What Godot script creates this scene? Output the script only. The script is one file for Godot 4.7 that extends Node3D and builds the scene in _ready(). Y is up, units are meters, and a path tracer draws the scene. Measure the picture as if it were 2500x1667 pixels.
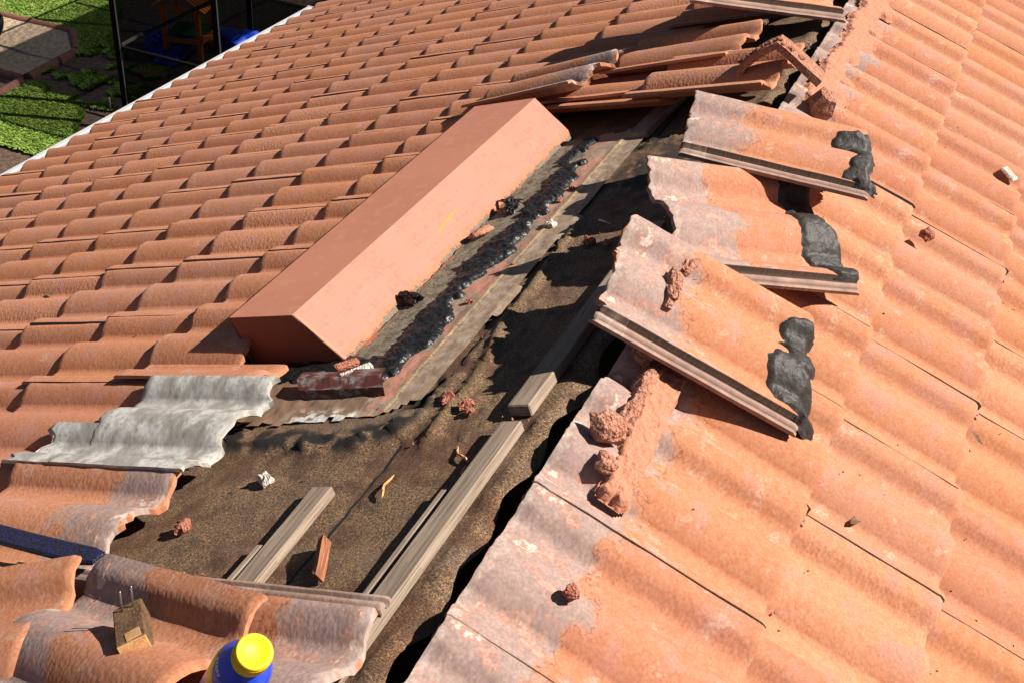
extends Node3D
# A tiled roof ridge opened up round an off-ridge vent, seen from the far slope. Units are metres.
# s = distance down a slope from the ridge, v = distance along the ridge away from the viewer, n = height above the tile plane.

const TH := 0.39479          # roof pitch, 5 in 12
const W := 0.3266            # tile cover width
const FL := 0.032            # interlocking flange
const LT := 0.445            # tile length
const P := 0.1633            # one roll
const HUMP := 0.034
const TK := 0.014
const DECK := -0.06

var sL: Vector3
var sR: Vector3
var nL: Vector3
var nR: Vector3
var M := {}
var used := {}
var rng := RandomNumberGenerator.new()
var fn := FastNoiseLite.new()

func _ready():
	rng.seed = 7
	sL = Vector3(-cos(TH), -sin(TH), 0); sR = Vector3(cos(TH), -sin(TH), 0)
	nL = Vector3(-sin(TH), cos(TH), 0); nR = Vector3(sin(TH), cos(TH), 0)
	fn.seed = 11; fn.frequency = 1.0; fn.fractal_octaves = 3
	# ---- camera, sky, sun, exposure
	var cam := Camera3D.new(); cam.name = "camera"
	cam.transform = Transform3D(Basis(Vector3(0.91303574, 0.0639034, -0.40284252), Vector3(-0.27963815, 0.81706954, -0.50418239), Vector3(0.29693138, 0.57298668, 0.76388351)).orthonormalized(), Vector3(0.559, 1.316, 0))
	cam.fov = 31.74; cam.near = 0.05; cam.far = 400.0
	add_child(cam); cam.make_current()
	var env := Environment.new()
	env.background_mode = Environment.BG_SKY
	var sm := ProceduralSkyMaterial.new()
	sm.sky_top_color = Color(0.42, 0.51, 0.64); sm.sky_horizon_color = Color(0.74, 0.75, 0.77); sm.sky_curve = 0.12
	sm.ground_bottom_color = Color(0.20, 0.18, 0.15); sm.ground_horizon_color = Color(0.45, 0.45, 0.43)
	sm.sun_angle_max = 1.0
	var sky := Sky.new(); sky.sky_material = sm; env.sky = sky
	env.background_energy_multiplier = 0.23
	env.ambient_light_source = Environment.AMBIENT_SOURCE_SKY
	env.tonemap_mode = Environment.TONE_MAPPER_LINEAR
	env.tonemap_exposure = 2.1
	env.sdfgi_enabled = true; env.ssao_enabled = true; env.ssil_enabled = true
	var we := WorldEnvironment.new(); we.name = "world_environment"; we.environment = env; add_child(we)
	var sun := DirectionalLight3D.new(); sun.name = "sun"
	sun.light_energy = 1.5; sun.light_color = Color(1.0, 0.965, 0.915); sun.light_angular_distance = 0.5; sun.shadow_enabled = true
	add_child(sun); sun.look_at_from_position(Vector3.ZERO, Vector3(-0.6554, -0.7169, 0.2376), Vector3.UP)
	make_materials()
	build_yard()
	build_house()
	build_vent()
	build_battens()
	build_loose_tiles()
	build_debris()
	build_small_things()

# ------------------------------------------------------------------ places
func PL(s: float, v: float, n := 0.0) -> Vector3: return sL * s + nL * n + Vector3(0, 0, -v)
func PR(s: float, v: float, n := 0.0) -> Vector3: return sR * s + nR * n + Vector3(0, 0, -v)

# transform of a tile: local x runs from head to butt, y out of the roof, z to the flange side
func pose(side: String, s: float, n: float, v: float, yaw := 0.0, pitch := 0.0, roll := 0.0, scale := Vector3.ONE) -> Transform3D:
	var f := Basis(sR, nR, Vector3(0, 0, 1)) if side == "R" else Basis(sL, nL, Vector3(0, 0, -1))
	var y := Basis(Vector3(cos(yaw), 0, sin(yaw)), Vector3(0, 1, 0), Vector3(-sin(yaw), 0, cos(yaw)))
	var p := Basis(Vector3(cos(pitch), -sin(pitch), 0), Vector3(sin(pitch), cos(pitch), 0), Vector3(0, 0, 1))
	var r := Basis(Vector3(1, 0, 0), Vector3(0, cos(roll), sin(roll)), Vector3(0, -sin(roll), cos(roll)))
	var o := PR(s, v, n) if side == "R" else PL(s, v, n)
	return Transform3D(f * y * p * r * Basis.from_scale(scale), o)

# ------------------------------------------------------------------ naming
func numbered(called: String, parent: Node) -> String:
	var key := str(parent.get_instance_id()) + called
	var k: int = used.get(key, 0)
	used[key] = k + 1
	return called if k == 0 else "%s_%03d" % [called, k]

func tag(o: Node, label: String, category: String, group := "", kind := "") -> Node:
	if label: o.set_meta("label", label)
	if category: o.set_meta("category", category)
	if group: o.set_meta("group", group)
	if kind: o.set_meta("kind", kind)
	return o

func thing(called: String, label: String, category: String, xf := Transform3D.IDENTITY, group := "") -> Node3D:
	var o := Node3D.new(); o.name = numbered(called, self); add_child(o, true); o.transform = xf
	tag(o, label, category, group)
	return o

func obj(called: String, mesh: Mesh, mat: Material, parent: Node = null, xf := Transform3D.IDENTITY) -> MeshInstance3D:
	if parent == null: parent = self
	var o := MeshInstance3D.new(); o.name = numbered(called, parent); o.mesh = mesh
	if mat: o.material_override = mat
	o.cast_shadow = GeometryInstance3D.SHADOW_CASTING_SETTING_ON
	parent.add_child(o, true); o.transform = xf
	return o

# ------------------------------------------------------------------ mesh helpers
func stool() -> SurfaceTool:
	var st := SurfaceTool.new(); st.begin(Mesh.PRIMITIVE_TRIANGLES); return st

func done(st: SurfaceTool) -> ArrayMesh:
	st.generate_normals(); return st.commit()

var feltgrid := false
func vert(st: SurfaceTool, p: Vector3, uv: Vector2):
	if feltgrid: st.set_uv2(Vector2(uv.x * (GS1 - GS0), uv.y * (GV1 - GV0)) / 0.5)
	st.set_uv(uv); st.add_vertex(p)

# a, b, c counter-clockwise seen from outside
func tri(st: SurfaceTool, a: Vector3, b: Vector3, c: Vector3, ua := Vector2.ZERO, ub := Vector2.ZERO, uc := Vector2.ZERO):
	vert(st, a, ua); vert(st, c, uc); vert(st, b, ub)

func quad(st: SurfaceTool, a: Vector3, b: Vector3, c: Vector3, d: Vector3, ua := Vector2.ZERO, ub := Vector2.ZERO, uc := Vector2.ZERO, ud := Vector2.ZERO):
	tri(st, a, b, c, ua, ub, uc); tri(st, a, c, d, ua, uc, ud)

# box with chamfered edges
func cbox(st: SurfaceTool, xf: Transform3D, size: Vector3, c: float):
	st.set_smooth_group(-1)
	var h := size / 2
	var ax := [Vector3(1, 0, 0), Vector3(0, 1, 0), Vector3(0, 0, 1)]
	for i in 3:
		var j := (i + 1) % 3
		var k := (i + 2) % 3
		for sg in [-1.0, 1.0]:
			var ctr: Vector3 = ax[i] * h[i] * sg
			var u: Vector3 = ax[j] * (h[j] - c)
			var w: Vector3 = ax[k] * (h[k] - c)
			var q := [ctr - u - w, ctr + u - w, ctr + u + w, ctr - u + w]
			if sg < 0: q.reverse()
			var uv := [Vector2(0, 0), Vector2(1, 0), Vector2(1, 1), Vector2(0, 1)]
			quad(st, xf * q[0], xf * q[1], xf * q[2], xf * q[3], uv[0], uv[1], uv[2], uv[3])
		for sj in [-1.0, 1.0]:
			for sk in [-1.0, 1.0]:
				var a: Vector3 = ax[j] * h[j] * sj + ax[k] * (h[k] - c) * sk
				var b: Vector3 = ax[j] * (h[j] - c) * sj + ax[k] * h[k] * sk
				var e: Vector3 = ax[i] * (h[i] - c)
				var q2 := [a - e, a + e, b + e, b - e]
				var nn: Vector3 = (q2[1] - q2[0]).cross(q2[2] - q2[0])
				if nn.dot(a + b) < 0: q2.reverse()
				quad(st, xf * q2[0], xf * q2[1], xf * q2[2], xf * q2[3])
	for sx in [-1.0, 1.0]:
		for sy in [-1.0, 1.0]:
			for sz in [-1.0, 1.0]:
				var s3 := Vector3(sx, sy, sz)
				var t := []
				for i in 3:
					var v3 := (h - Vector3(c, c, c)) * s3
					v3[i] = h[i] * s3[i]
					t.append(v3)
				if (t[1] - t[0]).cross(t[2] - t[0]).dot(s3) < 0: t.reverse()
				tri(st, xf * t[0], xf * t[1], xf * t[2])

func box_mesh(size: Vector3, c: float, xf := Transform3D.IDENTITY) -> ArrayMesh:
	var st := stool(); cbox(st, xf, size, c); return done(st)

# grid of points pts[i][j]; outward = d/di x d/dj
func grid(st: SurfaceTool, pts: Array, uvs: Array, group := 0, keep := []):
	st.set_smooth_group(group)
	for i in pts.size() - 1:
		var r0: PackedVector3Array = pts[i]
		var r1: PackedVector3Array = pts[i + 1]
		var t0: PackedVector2Array = uvs[i]
		var t1: PackedVector2Array = uvs[i + 1]
		for j in r0.size() - 1:
			if keep.size() > 0 and not keep[i][j]: continue
			quad(st, r0[j], r1[j], r1[j + 1], r0[j + 1], t0[j], t1[j], t1[j + 1], t0[j + 1])

func lathe(st: SurfaceTool, prof: Array, xf: Transform3D, segs := 32):   # prof: Vector2(radius, y)
	var pts := []
	var uvs := []
	for k in segs + 1:
		var a := TAU * k / segs
		var row := PackedVector3Array()
		var ur := PackedVector2Array()
		for i in prof.size():
			var q: Vector2 = prof[i]
			row.append(xf * Vector3(q.x * cos(a), q.y, -q.x * sin(a)))
			ur.append(Vector2(float(k) / segs, float(i) / (prof.size() - 1)))
		pts.append(row); uvs.append(ur)
	grid(st, pts, uvs, 0)

func tube(st: SurfaceTool, path: Array, rad: float, segs := 8, rough := 0.0):
	var pts := []
	var uvs := []
	for i in path.size():
		var t: Vector3 = (path[min(i + 1, path.size() - 1)] - path[max(i - 1, 0)]).normalized()
		var u := t.cross(Vector3.UP if absf(t.y) < 0.9 else Vector3.RIGHT).normalized()
		var w := u.cross(t)
		var r := rad * (0.25 if rough > 0 and (i == 0 or i == path.size() - 1) else 1.0)
		var row := PackedVector3Array()
		var ur := PackedVector2Array()
		for k in segs + 1:
			var a := TAU * k / segs
			var rr := r * (1.0 + rough * fn.get_noise_3d(i * 3.7, cos(a) * 2.0, sin(a) * 2.0))
			row.append(path[i] + (u * cos(a) + w * sin(a)) * rr)
			ur.append(Vector2(float(k) / segs, float(i)))
		pts.append(row); uvs.append(ur)
	grid(st, pts, uvs, 0)
	for e in [0, path.size() - 1]:
		var row: PackedVector3Array = pts[e]
		for k in segs:
			if e == 0: tri(st, path[0], row[k], row[k + 1])
			else: tri(st, path[e], row[k + 1], row[k])

# broken lump: a sphere of triangles pushed in and out
func lump_mesh(radii: Vector3, sd: int, rough := 0.35, res := 7, flat := true) -> ArrayMesh:
	var st := stool()
	st.set_smooth_group(-1 if flat else 0)
	var pts := []
	for i in res + 1:
		var row := PackedVector3Array()
		for j in res * 2 + 1:
			var th := PI * i / res
			var ph := TAU * (j % (res * 2)) / (res * 2)
			var d := Vector3(sin(th) * cos(ph), cos(th), sin(th) * sin(ph))
			var m := maxf(absf(d.x), maxf(absf(d.y), absf(d.z)))
			var q := d.lerp(d / m, 0.45)
			var k := 1.0 + rough * fn.get_noise_3d(d.x * 0.9 + sd * 5.3, d.y * 0.9, d.z * 0.9) * 1.6 + rough * 0.5 * fn.get_noise_3d(d.x * 2.6, d.y * 2.6 + sd * 3.1, d.z * 2.6)
			row.append(q * k * radii)
		pts.append(row)
	for i in res:
		for j in res * 2:
			var a: Vector3 = pts[i][j]
			var b: Vector3 = pts[i + 1][j]
			var c: Vector3 = pts[i + 1][j + 1]
			var e: Vector3 = pts[i][j + 1]
			if i > 0: tri(st, a, e, c)
			if i < res - 1: tri(st, a, c, b)
	return done(st)

# ------------------------------------------------------------------ textures
func nz(sd: int, freq: float, w: int, h: int, type := FastNoiseLite.TYPE_SIMPLEX_SMOOTH, oct := 3) -> PackedByteArray:
	var f := FastNoiseLite.new(); f.seed = sd; f.frequency = freq; f.noise_type = type; f.fractal_octaves = oct
	return nz_image(f, w, h).get_data()

func nz_image(f: FastNoiseLite, w: int, h: int) -> Image:
	var im := f.get_seamless_image(w, h)
	if im.get_format() != Image.FORMAT_L8: im.convert(Image.FORMAT_L8)
	return im

func tex(data: PackedByteArray, w: int, h: int) -> ImageTexture:
	return ImageTexture.create_from_image(Image.create_from_data(w, h, false, Image.FORMAT_RGB8, data))

func gray_tex(sd: int, freq: float, w: int, h: int, oct := 3, sx := 1) -> ImageTexture:
	var f := FastNoiseLite.new(); f.seed = sd; f.frequency = freq; f.fractal_octaves = oct
	var im := nz_image(f, w, h)
	if sx > 1:
		im = nz_image(f, w / sx, h); im.resize(w, h, Image.INTERPOLATE_CUBIC)
	return ImageTexture.create_from_image(im)

func smooth(a: float, b: float, x: float) -> float:
	var t := clampf((x - a) / (b - a), 0, 1); return t * t * (3 - 2 * t)

# the face of one tile; with a head, the strip that the ridge or the next tile used to cover is bare
func tile_tex(sd: int, head: float, chalk: float, base: Vector3) -> ImageTexture:
	var w := 320
	var h := 384
	var n1 := nz(sd, 0.012, w, h)
	var n2 := nz(sd + 50, 0.05, w, h)
	var n3 := nz(sd + 90, 0.16, w, h)
	var n4 := nz(sd + 130, 0.30, w, h, FastNoiseLite.TYPE_SIMPLEX_SMOOTH, 2)
	var n5 := nz(sd + 170, 0.018, w, h)
	var hump := PackedFloat32Array()
	for x in w: hump.append(clampf(roll_height(x / float(w) * 0.40) / HUMP, 0, 1))
	var out := PackedByteArray(); out.resize(w * h * 3)
	var pink := Vector3(0.67, 0.465, 0.405)
	base *= 0.86
	var deep := base * Vector3(0.98, 0.94, 0.90)
	var grey := Vector3(0.58, 0.485, 0.455)
	var raw := Vector3(0.62, 0.455, 0.395)
	var white := Vector3(0.74, 0.70, 0.66)
	var i := 0
	for y in h:
		var a := y / float(h) * 0.48
		for x in w:
			var f1 := n1[i] / 255.0
			var f2 := n2[i] / 255.0
			var f3 := n3[i] / 255.0
			var f4 := n4[i] / 255.0
			var f5 := n5[i] / 255.0
			var c := base.lerp(deep, smooth(0.35, 0.75, f2))
			c = c.lerp(pink, smooth(0.5, 0.8, f1) * (0.2 + 0.55 * hump[x]))
			if chalk > 0:
				c = c.lerp(white, chalk * smooth(0.68, 0.84, f5) * (0.4 + 0.6 * smooth(0.40, 0.62, f3)))
			var k := 0.90 + 0.20 * f3
			if f4 < 0.27: k *= 0.74 + f4
			elif f4 > 0.80: k *= 1.07
			if head > 0:
				var edge := head + (f1 - 0.5) * 0.10 + (f2 - 0.5) * 0.05
				if a < edge:
					var g := grey.lerp(raw, smooth(0.50, 0.66, f5 * 0.75 + f2 * 0.25) * 0.8)
					g *= 0.92 + 0.16 * f2
					g = g.lerp(white, smooth(0.62, 0.72, f5 * 0.6 + f2 * 0.25 + f3 * 0.15) * (0.8 if a < 0.06 else 0.25))
					g = g.lerp(white, smooth(0.022, 0.0, a - (f2 - 0.5) * 0.03) * 0.4)
					c = g.lerp(base * 1.03, smooth(0.035, 0.0, edge - a) * smooth(0.3, 0.6, f2))
				elif a < edge + 0.004: k *= 0.80
			c *= k
			var b := x / float(w) * 0.40
			if b > W - 0.006:            # the interlocking edge was never painted
				c = Vector3(0.62, 0.50, 0.44).lerp(Vector3(0.50, 0.40, 0.36), f1) * (0.93 + 0.14 * f2)
				if b < W + 0.004: c = Vector3(0.20, 0.13, 0.09) * (0.7 + 0.8 * f3)
				elif b > W + 0.0165 and b < W + 0.025: c *= 0.75
				if head > 0 and a < 0.06: c = c.lerp(white, 0.5 * f2)
			out[i * 3] = int(clampf(c.x, 0, 1) * 255); out[i * 3 + 1] = int(clampf(c.y, 0, 1) * 255); out[i * 3 + 2] = int(clampf(c.z, 0, 1) * 255)
			i += 1
	return tex(out, w, h)

# two or three colours mixed by noise, for the many rough things
func mix_tex(sd: int, freq: float, w: int, h: int, a: Vector3, b: Vector3, c: Vector3, grain := 0.25, sx := 1) -> ImageTexture:
	var f := FastNoiseLite.new(); f.seed = sd; f.frequency = freq
	var im := nz_image(f, w / sx, h)
	if sx > 1: im.resize(w, h, Image.INTERPOLATE_CUBIC)
	var n1 := im.get_data()
	f.seed = sd + 7; f.frequency = freq * 5
	im = nz_image(f, w / sx, h)
	if sx > 1: im.resize(w, h, Image.INTERPOLATE_CUBIC)
	var n2 := im.get_data()
	var n3 := nz(sd + 21, 0.35, w, h)
	var out := PackedByteArray(); out.resize(w * h * 3)
	for i in w * h:
		var q := a.lerp(b, smooth(0.3, 0.7, n1[i] / 255.0))
		q = q.lerp(c, smooth(0.55, 0.85, n2[i] / 255.0))
		q *= 1.0 - grain + grain * 2.0 * n3[i] / 255.0
		out[i * 3] = int(clampf(q.x, 0, 1) * 255); out[i * 3 + 1] = int(clampf(q.y, 0, 1) * 255); out[i * 3 + 2] = int(clampf(q.z, 0, 1) * 255)
	return tex(out, w, h)

func mat(albedo, rough := 0.9, bump: Texture2D = null, cm := 0.0, metal := 0.0) -> StandardMaterial3D:
	var m := StandardMaterial3D.new()
	if albedo is Texture2D: m.albedo_texture = albedo
	else: m.albedo_color = albedo
	m.roughness = rough; m.metallic = metal
	if bump:
		m.heightmap_enabled = true; m.heightmap_texture = bump; m.heightmap_scale = cm
	return m

func trip(m: StandardMaterial3D, scale: Vector3, world := false) -> StandardMaterial3D:
	m.uv1_triplanar = true; m.uv1_world_triplanar = world; m.uv1_scale = scale; m.uv1_triplanar_sharpness = 4.0
	return m

func lin(r: float, g: float, b: float) -> Color: return Color(r, g, b).linear_to_srgb()

func make_materials():
	var grit := gray_tex(3, 0.11, 320, 384, 4)
	var coarse := gray_tex(5, 0.05, 256, 256, 4)
	var bases := [Vector3(0.80, 0.545, 0.405), Vector3(0.785, 0.525, 0.385), Vector3(0.82, 0.565, 0.425), Vector3(0.775, 0.515, 0.39), Vector3(0.80, 0.535, 0.38), Vector3(0.79, 0.545, 0.42)]
	M.paint = []
	for k in 6: M.paint.append(mat(tile_tex(100 + k * 17, 0, [0.0, 0.30, 0.0, 0.0, 0.0, 0.35][k], bases[k]), 0.92, grit, [0.035, 0.05, 0.11, 0.035, 0.05, 0.04][k]))
	M.head = []
	for k in 4: M.head.append(mat(tile_tex(300 + k * 13, [0.15, 0.18, 0.13, 0.17][k], 0.3, bases[k]), 0.92, grit, 0.07))
	M.lead = trip(mat(mix_tex(41, 0.02, 256, 256, Vector3(0.56, 0.54, 0.515), Vector3(0.72, 0.71, 0.69), Vector3(0.60, 0.565, 0.53), 0.05), 0.62, coarse, 0.15), Vector3(2.2, 2.2, 2.2))
	M.raw = trip(mat(mix_tex(43, 0.03, 256, 256, Vector3(0.62, 0.41, 0.32), Vector3(0.68, 0.50, 0.42), Vector3(0.53, 0.33, 0.24), 0.18), 0.95, coarse, 0.8), Vector3(7, 7, 7))
	M.mortar = trip(mat(mix_tex(45, 0.03, 256, 256, Vector3(0.68, 0.465, 0.37), Vector3(0.67, 0.445, 0.345), Vector3(0.64, 0.43, 0.345), 0.10), 0.95, coarse, 0.4), Vector3(5, 5, 5))
	M.chip = trip(mat(mix_tex(47, 0.05, 128, 128, Vector3(0.62, 0.35, 0.27), Vector3(0.69, 0.46, 0.39), Vector3(0.52, 0.27, 0.19), 0.2), 0.95, coarse, 0.6), Vector3(14, 14, 14))
	M.white_chip = trip(mat(mix_tex(49, 0.05, 128, 128, Vector3(0.86, 0.83, 0.78), Vector3(0.70, 0.64, 0.58), Vector3(0.90, 0.88, 0.85), 0.15), 0.9, coarse, 0.5), Vector3(14, 14, 14))
	M.tar = trip(mat(mix_tex(51, 0.03, 256, 256, Vector3(0.065, 0.065, 0.07), Vector3(0.095, 0.095, 0.10), Vector3(0.14, 0.135, 0.135), 0.25), 0.44, gray_tex(53, 0.04, 256, 256, 3, 2), 0.45), Vector3(6, 6, 6))
	M.tar_dry = trip(mat(mix_tex(55, 0.03, 256, 256, Vector3(0.15, 0.135, 0.13), Vector3(0.205, 0.18, 0.17), Vector3(0.125, 0.115, 0.11), 0.08), 0.62, coarse, 0.18), Vector3(5, 5, 5))
	M.wood = trip(mat(mix_tex(57, 0.035, 256, 256, Vector3(0.50, 0.435, 0.375), Vector3(0.58, 0.515, 0.45), Vector3(0.38, 0.31, 0.26), 0.08, 8), 0.85, gray_tex(59, 0.05, 256, 256, 3, 8), 0.05), Vector3(1.2, 7, 7))
	M.wood_fresh = trip(mat(mix_tex(61, 0.035, 256, 256, Vector3(0.80, 0.58, 0.36), Vector3(0.72, 0.48, 0.28), Vector3(0.86, 0.68, 0.46), 0.1, 8), 0.8, gray_tex(59, 0.05, 256, 256, 3, 8), 0.2), Vector3(3, 14, 14))
	M.sawn = trip(mat(mix_tex(87, 0.03, 128, 128, Vector3(0.70, 0.54, 0.36), Vector3(0.64, 0.47, 0.30), Vector3(0.76, 0.60, 0.42), 0.06), 0.85), Vector3(9, 9, 9))
	M.wood_splint = trip(mat(mix_tex(62, 0.035, 128, 128, Vector3(0.45, 0.26, 0.17), Vector3(0.55, 0.34, 0.22), Vector3(0.66, 0.46, 0.32), 0.1, 8), 0.8), Vector3(3, 14, 14))
	M.wood_dark = trip(mat(mix_tex(63, 0.03, 256, 256, Vector3(0.38, 0.28, 0.18), Vector3(0.30, 0.21, 0.13), Vector3(0.50, 0.39, 0.25), 0.08, 2), 0.85), Vector3(5, 7, 7))
	M.deck = trip(mat(mix_tex(65, 0.03, 256, 256, Vector3(0.30, 0.24, 0.18), Vector3(0.24, 0.18, 0.13), Vector3(0.36, 0.29, 0.2), 0.2), 0.95), Vector3(2, 2, 2))
	M.hood = mat(hood_tex(), 0.62, coarse, 0.03)
	M.hood_plain = trip(mat(mix_tex(89, 0.008, 256, 256, Vector3(0.685, 0.455, 0.365), Vector3(0.665, 0.44, 0.35), Vector3(0.70, 0.47, 0.38), 0.02), 0.62), Vector3(1.6, 1.6, 1.6))
	M.hood_shade = mat(mix_tex(85, 0.02, 128, 128, Vector3(0.50, 0.245, 0.16), Vector3(0.47, 0.22, 0.145), Vector3(0.53, 0.28, 0.19), 0.05), 0.7)  # vent's front end: hood colour darkened to stand for its shade
	M.flange = mat(flange_tex(), 0.75, gray_tex(67, 0.04, 256, 512, 4), 0.35)
	M.felt = mat(felt_tex(), 0.9, gray_tex(69, 0.18, 512, 1024, 3), 0.10)
	M.felt.detail_enabled = true; M.felt.detail_blend_mode = BaseMaterial3D.BLEND_MODE_MUL; M.felt.detail_uv_layer = BaseMaterial3D.DETAIL_UV_2
	M.felt.detail_albedo = speckle_tex()
	M.black = mat(lin(0.012, 0.011, 0.012), 0.55)
	M.gutter = mat(Color(0.66, 0.66, 0.67), 0.4)
	M.gutter_bounce = mat(Color(0.62, 0.49, 0.40), 0.6)  # peach tint stands in for light bounced off the tiles
	M.fascia = mat(Color(0.85, 0.78, 0.70), 0.7)
	M.stucco = trip(mat(mix_tex(71, 0.05, 128, 128, Vector3(0.80, 0.72, 0.62), Vector3(0.76, 0.68, 0.58), Vector3(0.82, 0.75, 0.66), 0.08), 0.95), Vector3(1, 1, 1))
	M.steel = mat(Color(0.72, 0.72, 0.73), 0.32, null, 0, 0.9)
	M.bar = trip(mat(mix_tex(73, 0.03, 256, 256, Vector3(0.05, 0.08, 0.30), Vector3(0.07, 0.07, 0.10), Vector3(0.30, 0.30, 0.34), 0.15), 0.42, coarse, 0.15), Vector3(9, 9, 9))
	M.foil = mat(Color(0.80, 0.80, 0.80), 0.4, coarse, 0.3, 0.4)
	M.bottle = mat(Color(0.02, 0.26, 0.82), 0.28); M.bottle.clearcoat_enabled = true; M.bottle.clearcoat = 0.5
	M.cap = mat(Color(0.93, 0.80, 0.05), 0.55)
	M.yellow = mat(Color(0.88, 0.80, 0.12), 0.3)
	M.clear = mat(Color(0.55, 0.52, 0.62), 0.15)
	M.letter = mat(Color(0.93, 0.93, 0.93), 0.4)
	M.soil = trip(mat(mix_tex(75, 0.03, 512, 512, Vector3(0.34, 0.26, 0.21), Vector3(0.25, 0.19, 0.155), Vector3(0.45, 0.36, 0.29), 0.3), 0.97, coarse, 1.0), Vector3(0.6, 0.6, 0.6), true)
	M.sand = trip(mat(mix_tex(77, 0.03, 512, 512, Vector3(0.66, 0.58, 0.49), Vector3(0.58, 0.50, 0.41), Vector3(0.44, 0.37, 0.30), 0.25), 0.97, coarse, 2.0), Vector3(0.8, 0.8, 0.8), true)
	M.timber = trip(mat(mix_tex(79, 0.04, 128, 128, Vector3(0.46, 0.30, 0.25), Vector3(0.40, 0.26, 0.21), Vector3(0.52, 0.36, 0.30), 0.15), 0.9), Vector3(2, 2, 2))
	M.rubber = mat(lin(0.012, 0.012, 0.013), 0.7)
	M.frame = mat(lin(0.006, 0.0058, 0.0055), 0.85); M.frame.metallic_specular = 0.2
	M.frame_edge = mat(Color(0.34, 0.33, 0.32), 0.5)
	for q in [["screen", 0.48], ["screen_roof", 0.25], ["added_shade", 0.9]]:  # the densest is for an unseen sheet added to darken the yard
		M[q[0]] = mat(Color(0.012, 0.012, 0.012, q[1]), 0.0); M[q[0]].transparency = BaseMaterial3D.TRANSPARENCY_ALPHA; M[q[0]].metallic_specular = 0.0
	M.cedar = trip(mat(mix_tex(81, 0.04, 128, 128, Vector3(0.80, 0.46, 0.16), Vector3(0.74, 0.40, 0.12), Vector3(0.85, 0.52, 0.22), 0.1, 4), 0.75), Vector3(2, 6, 6))
	M.tarp = mat(Color(0.04, 0.22, 0.72), 0.55)
	M.turf = mat(Color(0.07, 0.33, 0.14), 0.9)
	M.grey_plank = mat(Color(0.52, 0.50, 0.47), 0.8)
	M.blade = StandardMaterial3D.new(); M.blade.vertex_color_use_as_albedo = true; M.blade.roughness = 0.7; M.blade.backlight_enabled = true; M.blade.backlight = Color(0.25, 0.35, 0.08)
	M.leaf = mat(Color(0.42, 0.36, 0.20), 0.8)

# the sloping face of the hood: paint, overspray line, a crayon cross and a scuff
func hood_tex() -> ImageTexture:
	var w := 1024
	var h := 128
	var n1 := nz(201, 0.01, w, h)
	var n2 := nz(203, 0.06, w, h)
	var n3 := nz(207, 0.2, w, h)
	var out := PackedByteArray(); out.resize(w * h * 3)
	for y in h:
		var t := (1.0 - (y + 0.5) / h) * 0.1654        # metres up the face
		for x in w:
			var i := y * w + x
			var u := (x + 0.5) / w * 1.36
			var f1 := n1[i] / 255.0
			var f2 := n2[i] / 255.0
			var f3 := n3[i] / 255.0
			var c := Vector3(0.80, 0.54, 0.455).lerp(Vector3(0.785, 0.52, 0.435), f1)
			var e := 0.008 + 0.014 * f1 + 0.012 * (f2 - 0.4)
			c = c.lerp(Vector3(0.82, 0.50, 0.34), smooth(0.022, 0.0, t - e) * 0.8)
			if t < e - 0.006: c = Vector3(0.45, 0.42, 0.37).lerp(Vector3(0.62, 0.57, 0.44), smooth(0.5, 0.8, f3))
			elif t < e - 0.002 and f3 > 0.5: c = c.lerp(Vector3(0.25, 0.15, 0.1), 0.6)
			c *= 1.0 - 0.07 * smooth(0.5, 0.8, n1[(y * 3 % h) * w + x] / 255.0) * smooth(0.4, 0.7, f2)
			# crayon cross
			var d := seg_dist(Vector2(u, t), Vector2(0.565, 0.072), Vector2(0.63, 0.080))
			d = minf(d, seg_dist(Vector2(u, t), Vector2(0.63, 0.080), Vector2(0.675, 0.084)))
			if d < 0.0045 * (0.3 + 1.1 * f3) and f2 > 0.36: c = c.lerp(Vector3(0.86, 0.63, 0.16), 0.8)
			d = seg_dist(Vector2(u, t), Vector2(0.592, 0.132), Vector2(0.655, 0.038))
			if d < 0.0022 * (0.5 + f3): c = c.lerp(Vector3(0.86, 0.60, 0.32), 0.6)
			# scuff
			d = Vector2((u - 1.165) * 0.7, t - 0.066).length()
			if d < 0.016 and f2 + f3 * 0.5 > 0.78: c = c.lerp(Vector3(0.70, 0.36, 0.29) if f3 < 0.5 else Vector3(0.88, 0.64, 0.55), 0.7)
			c *= (0.985 + 0.03 * f3) * 0.80
			out[i * 3] = int(clampf(c.x, 0, 1) * 255); out[i * 3 + 1] = int(clampf(c.y, 0, 1) * 255); out[i * 3 + 2] = int(clampf(c.z, 0, 1) * 255)
	return tex(out, w, h)

func seg_dist(p: Vector2, a: Vector2, b: Vector2) -> float:
	var t := clampf((p - a).dot(b - a) / (b - a).length_squared(), 0, 1)
	return (p - a - (b - a) * t).length()

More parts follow.
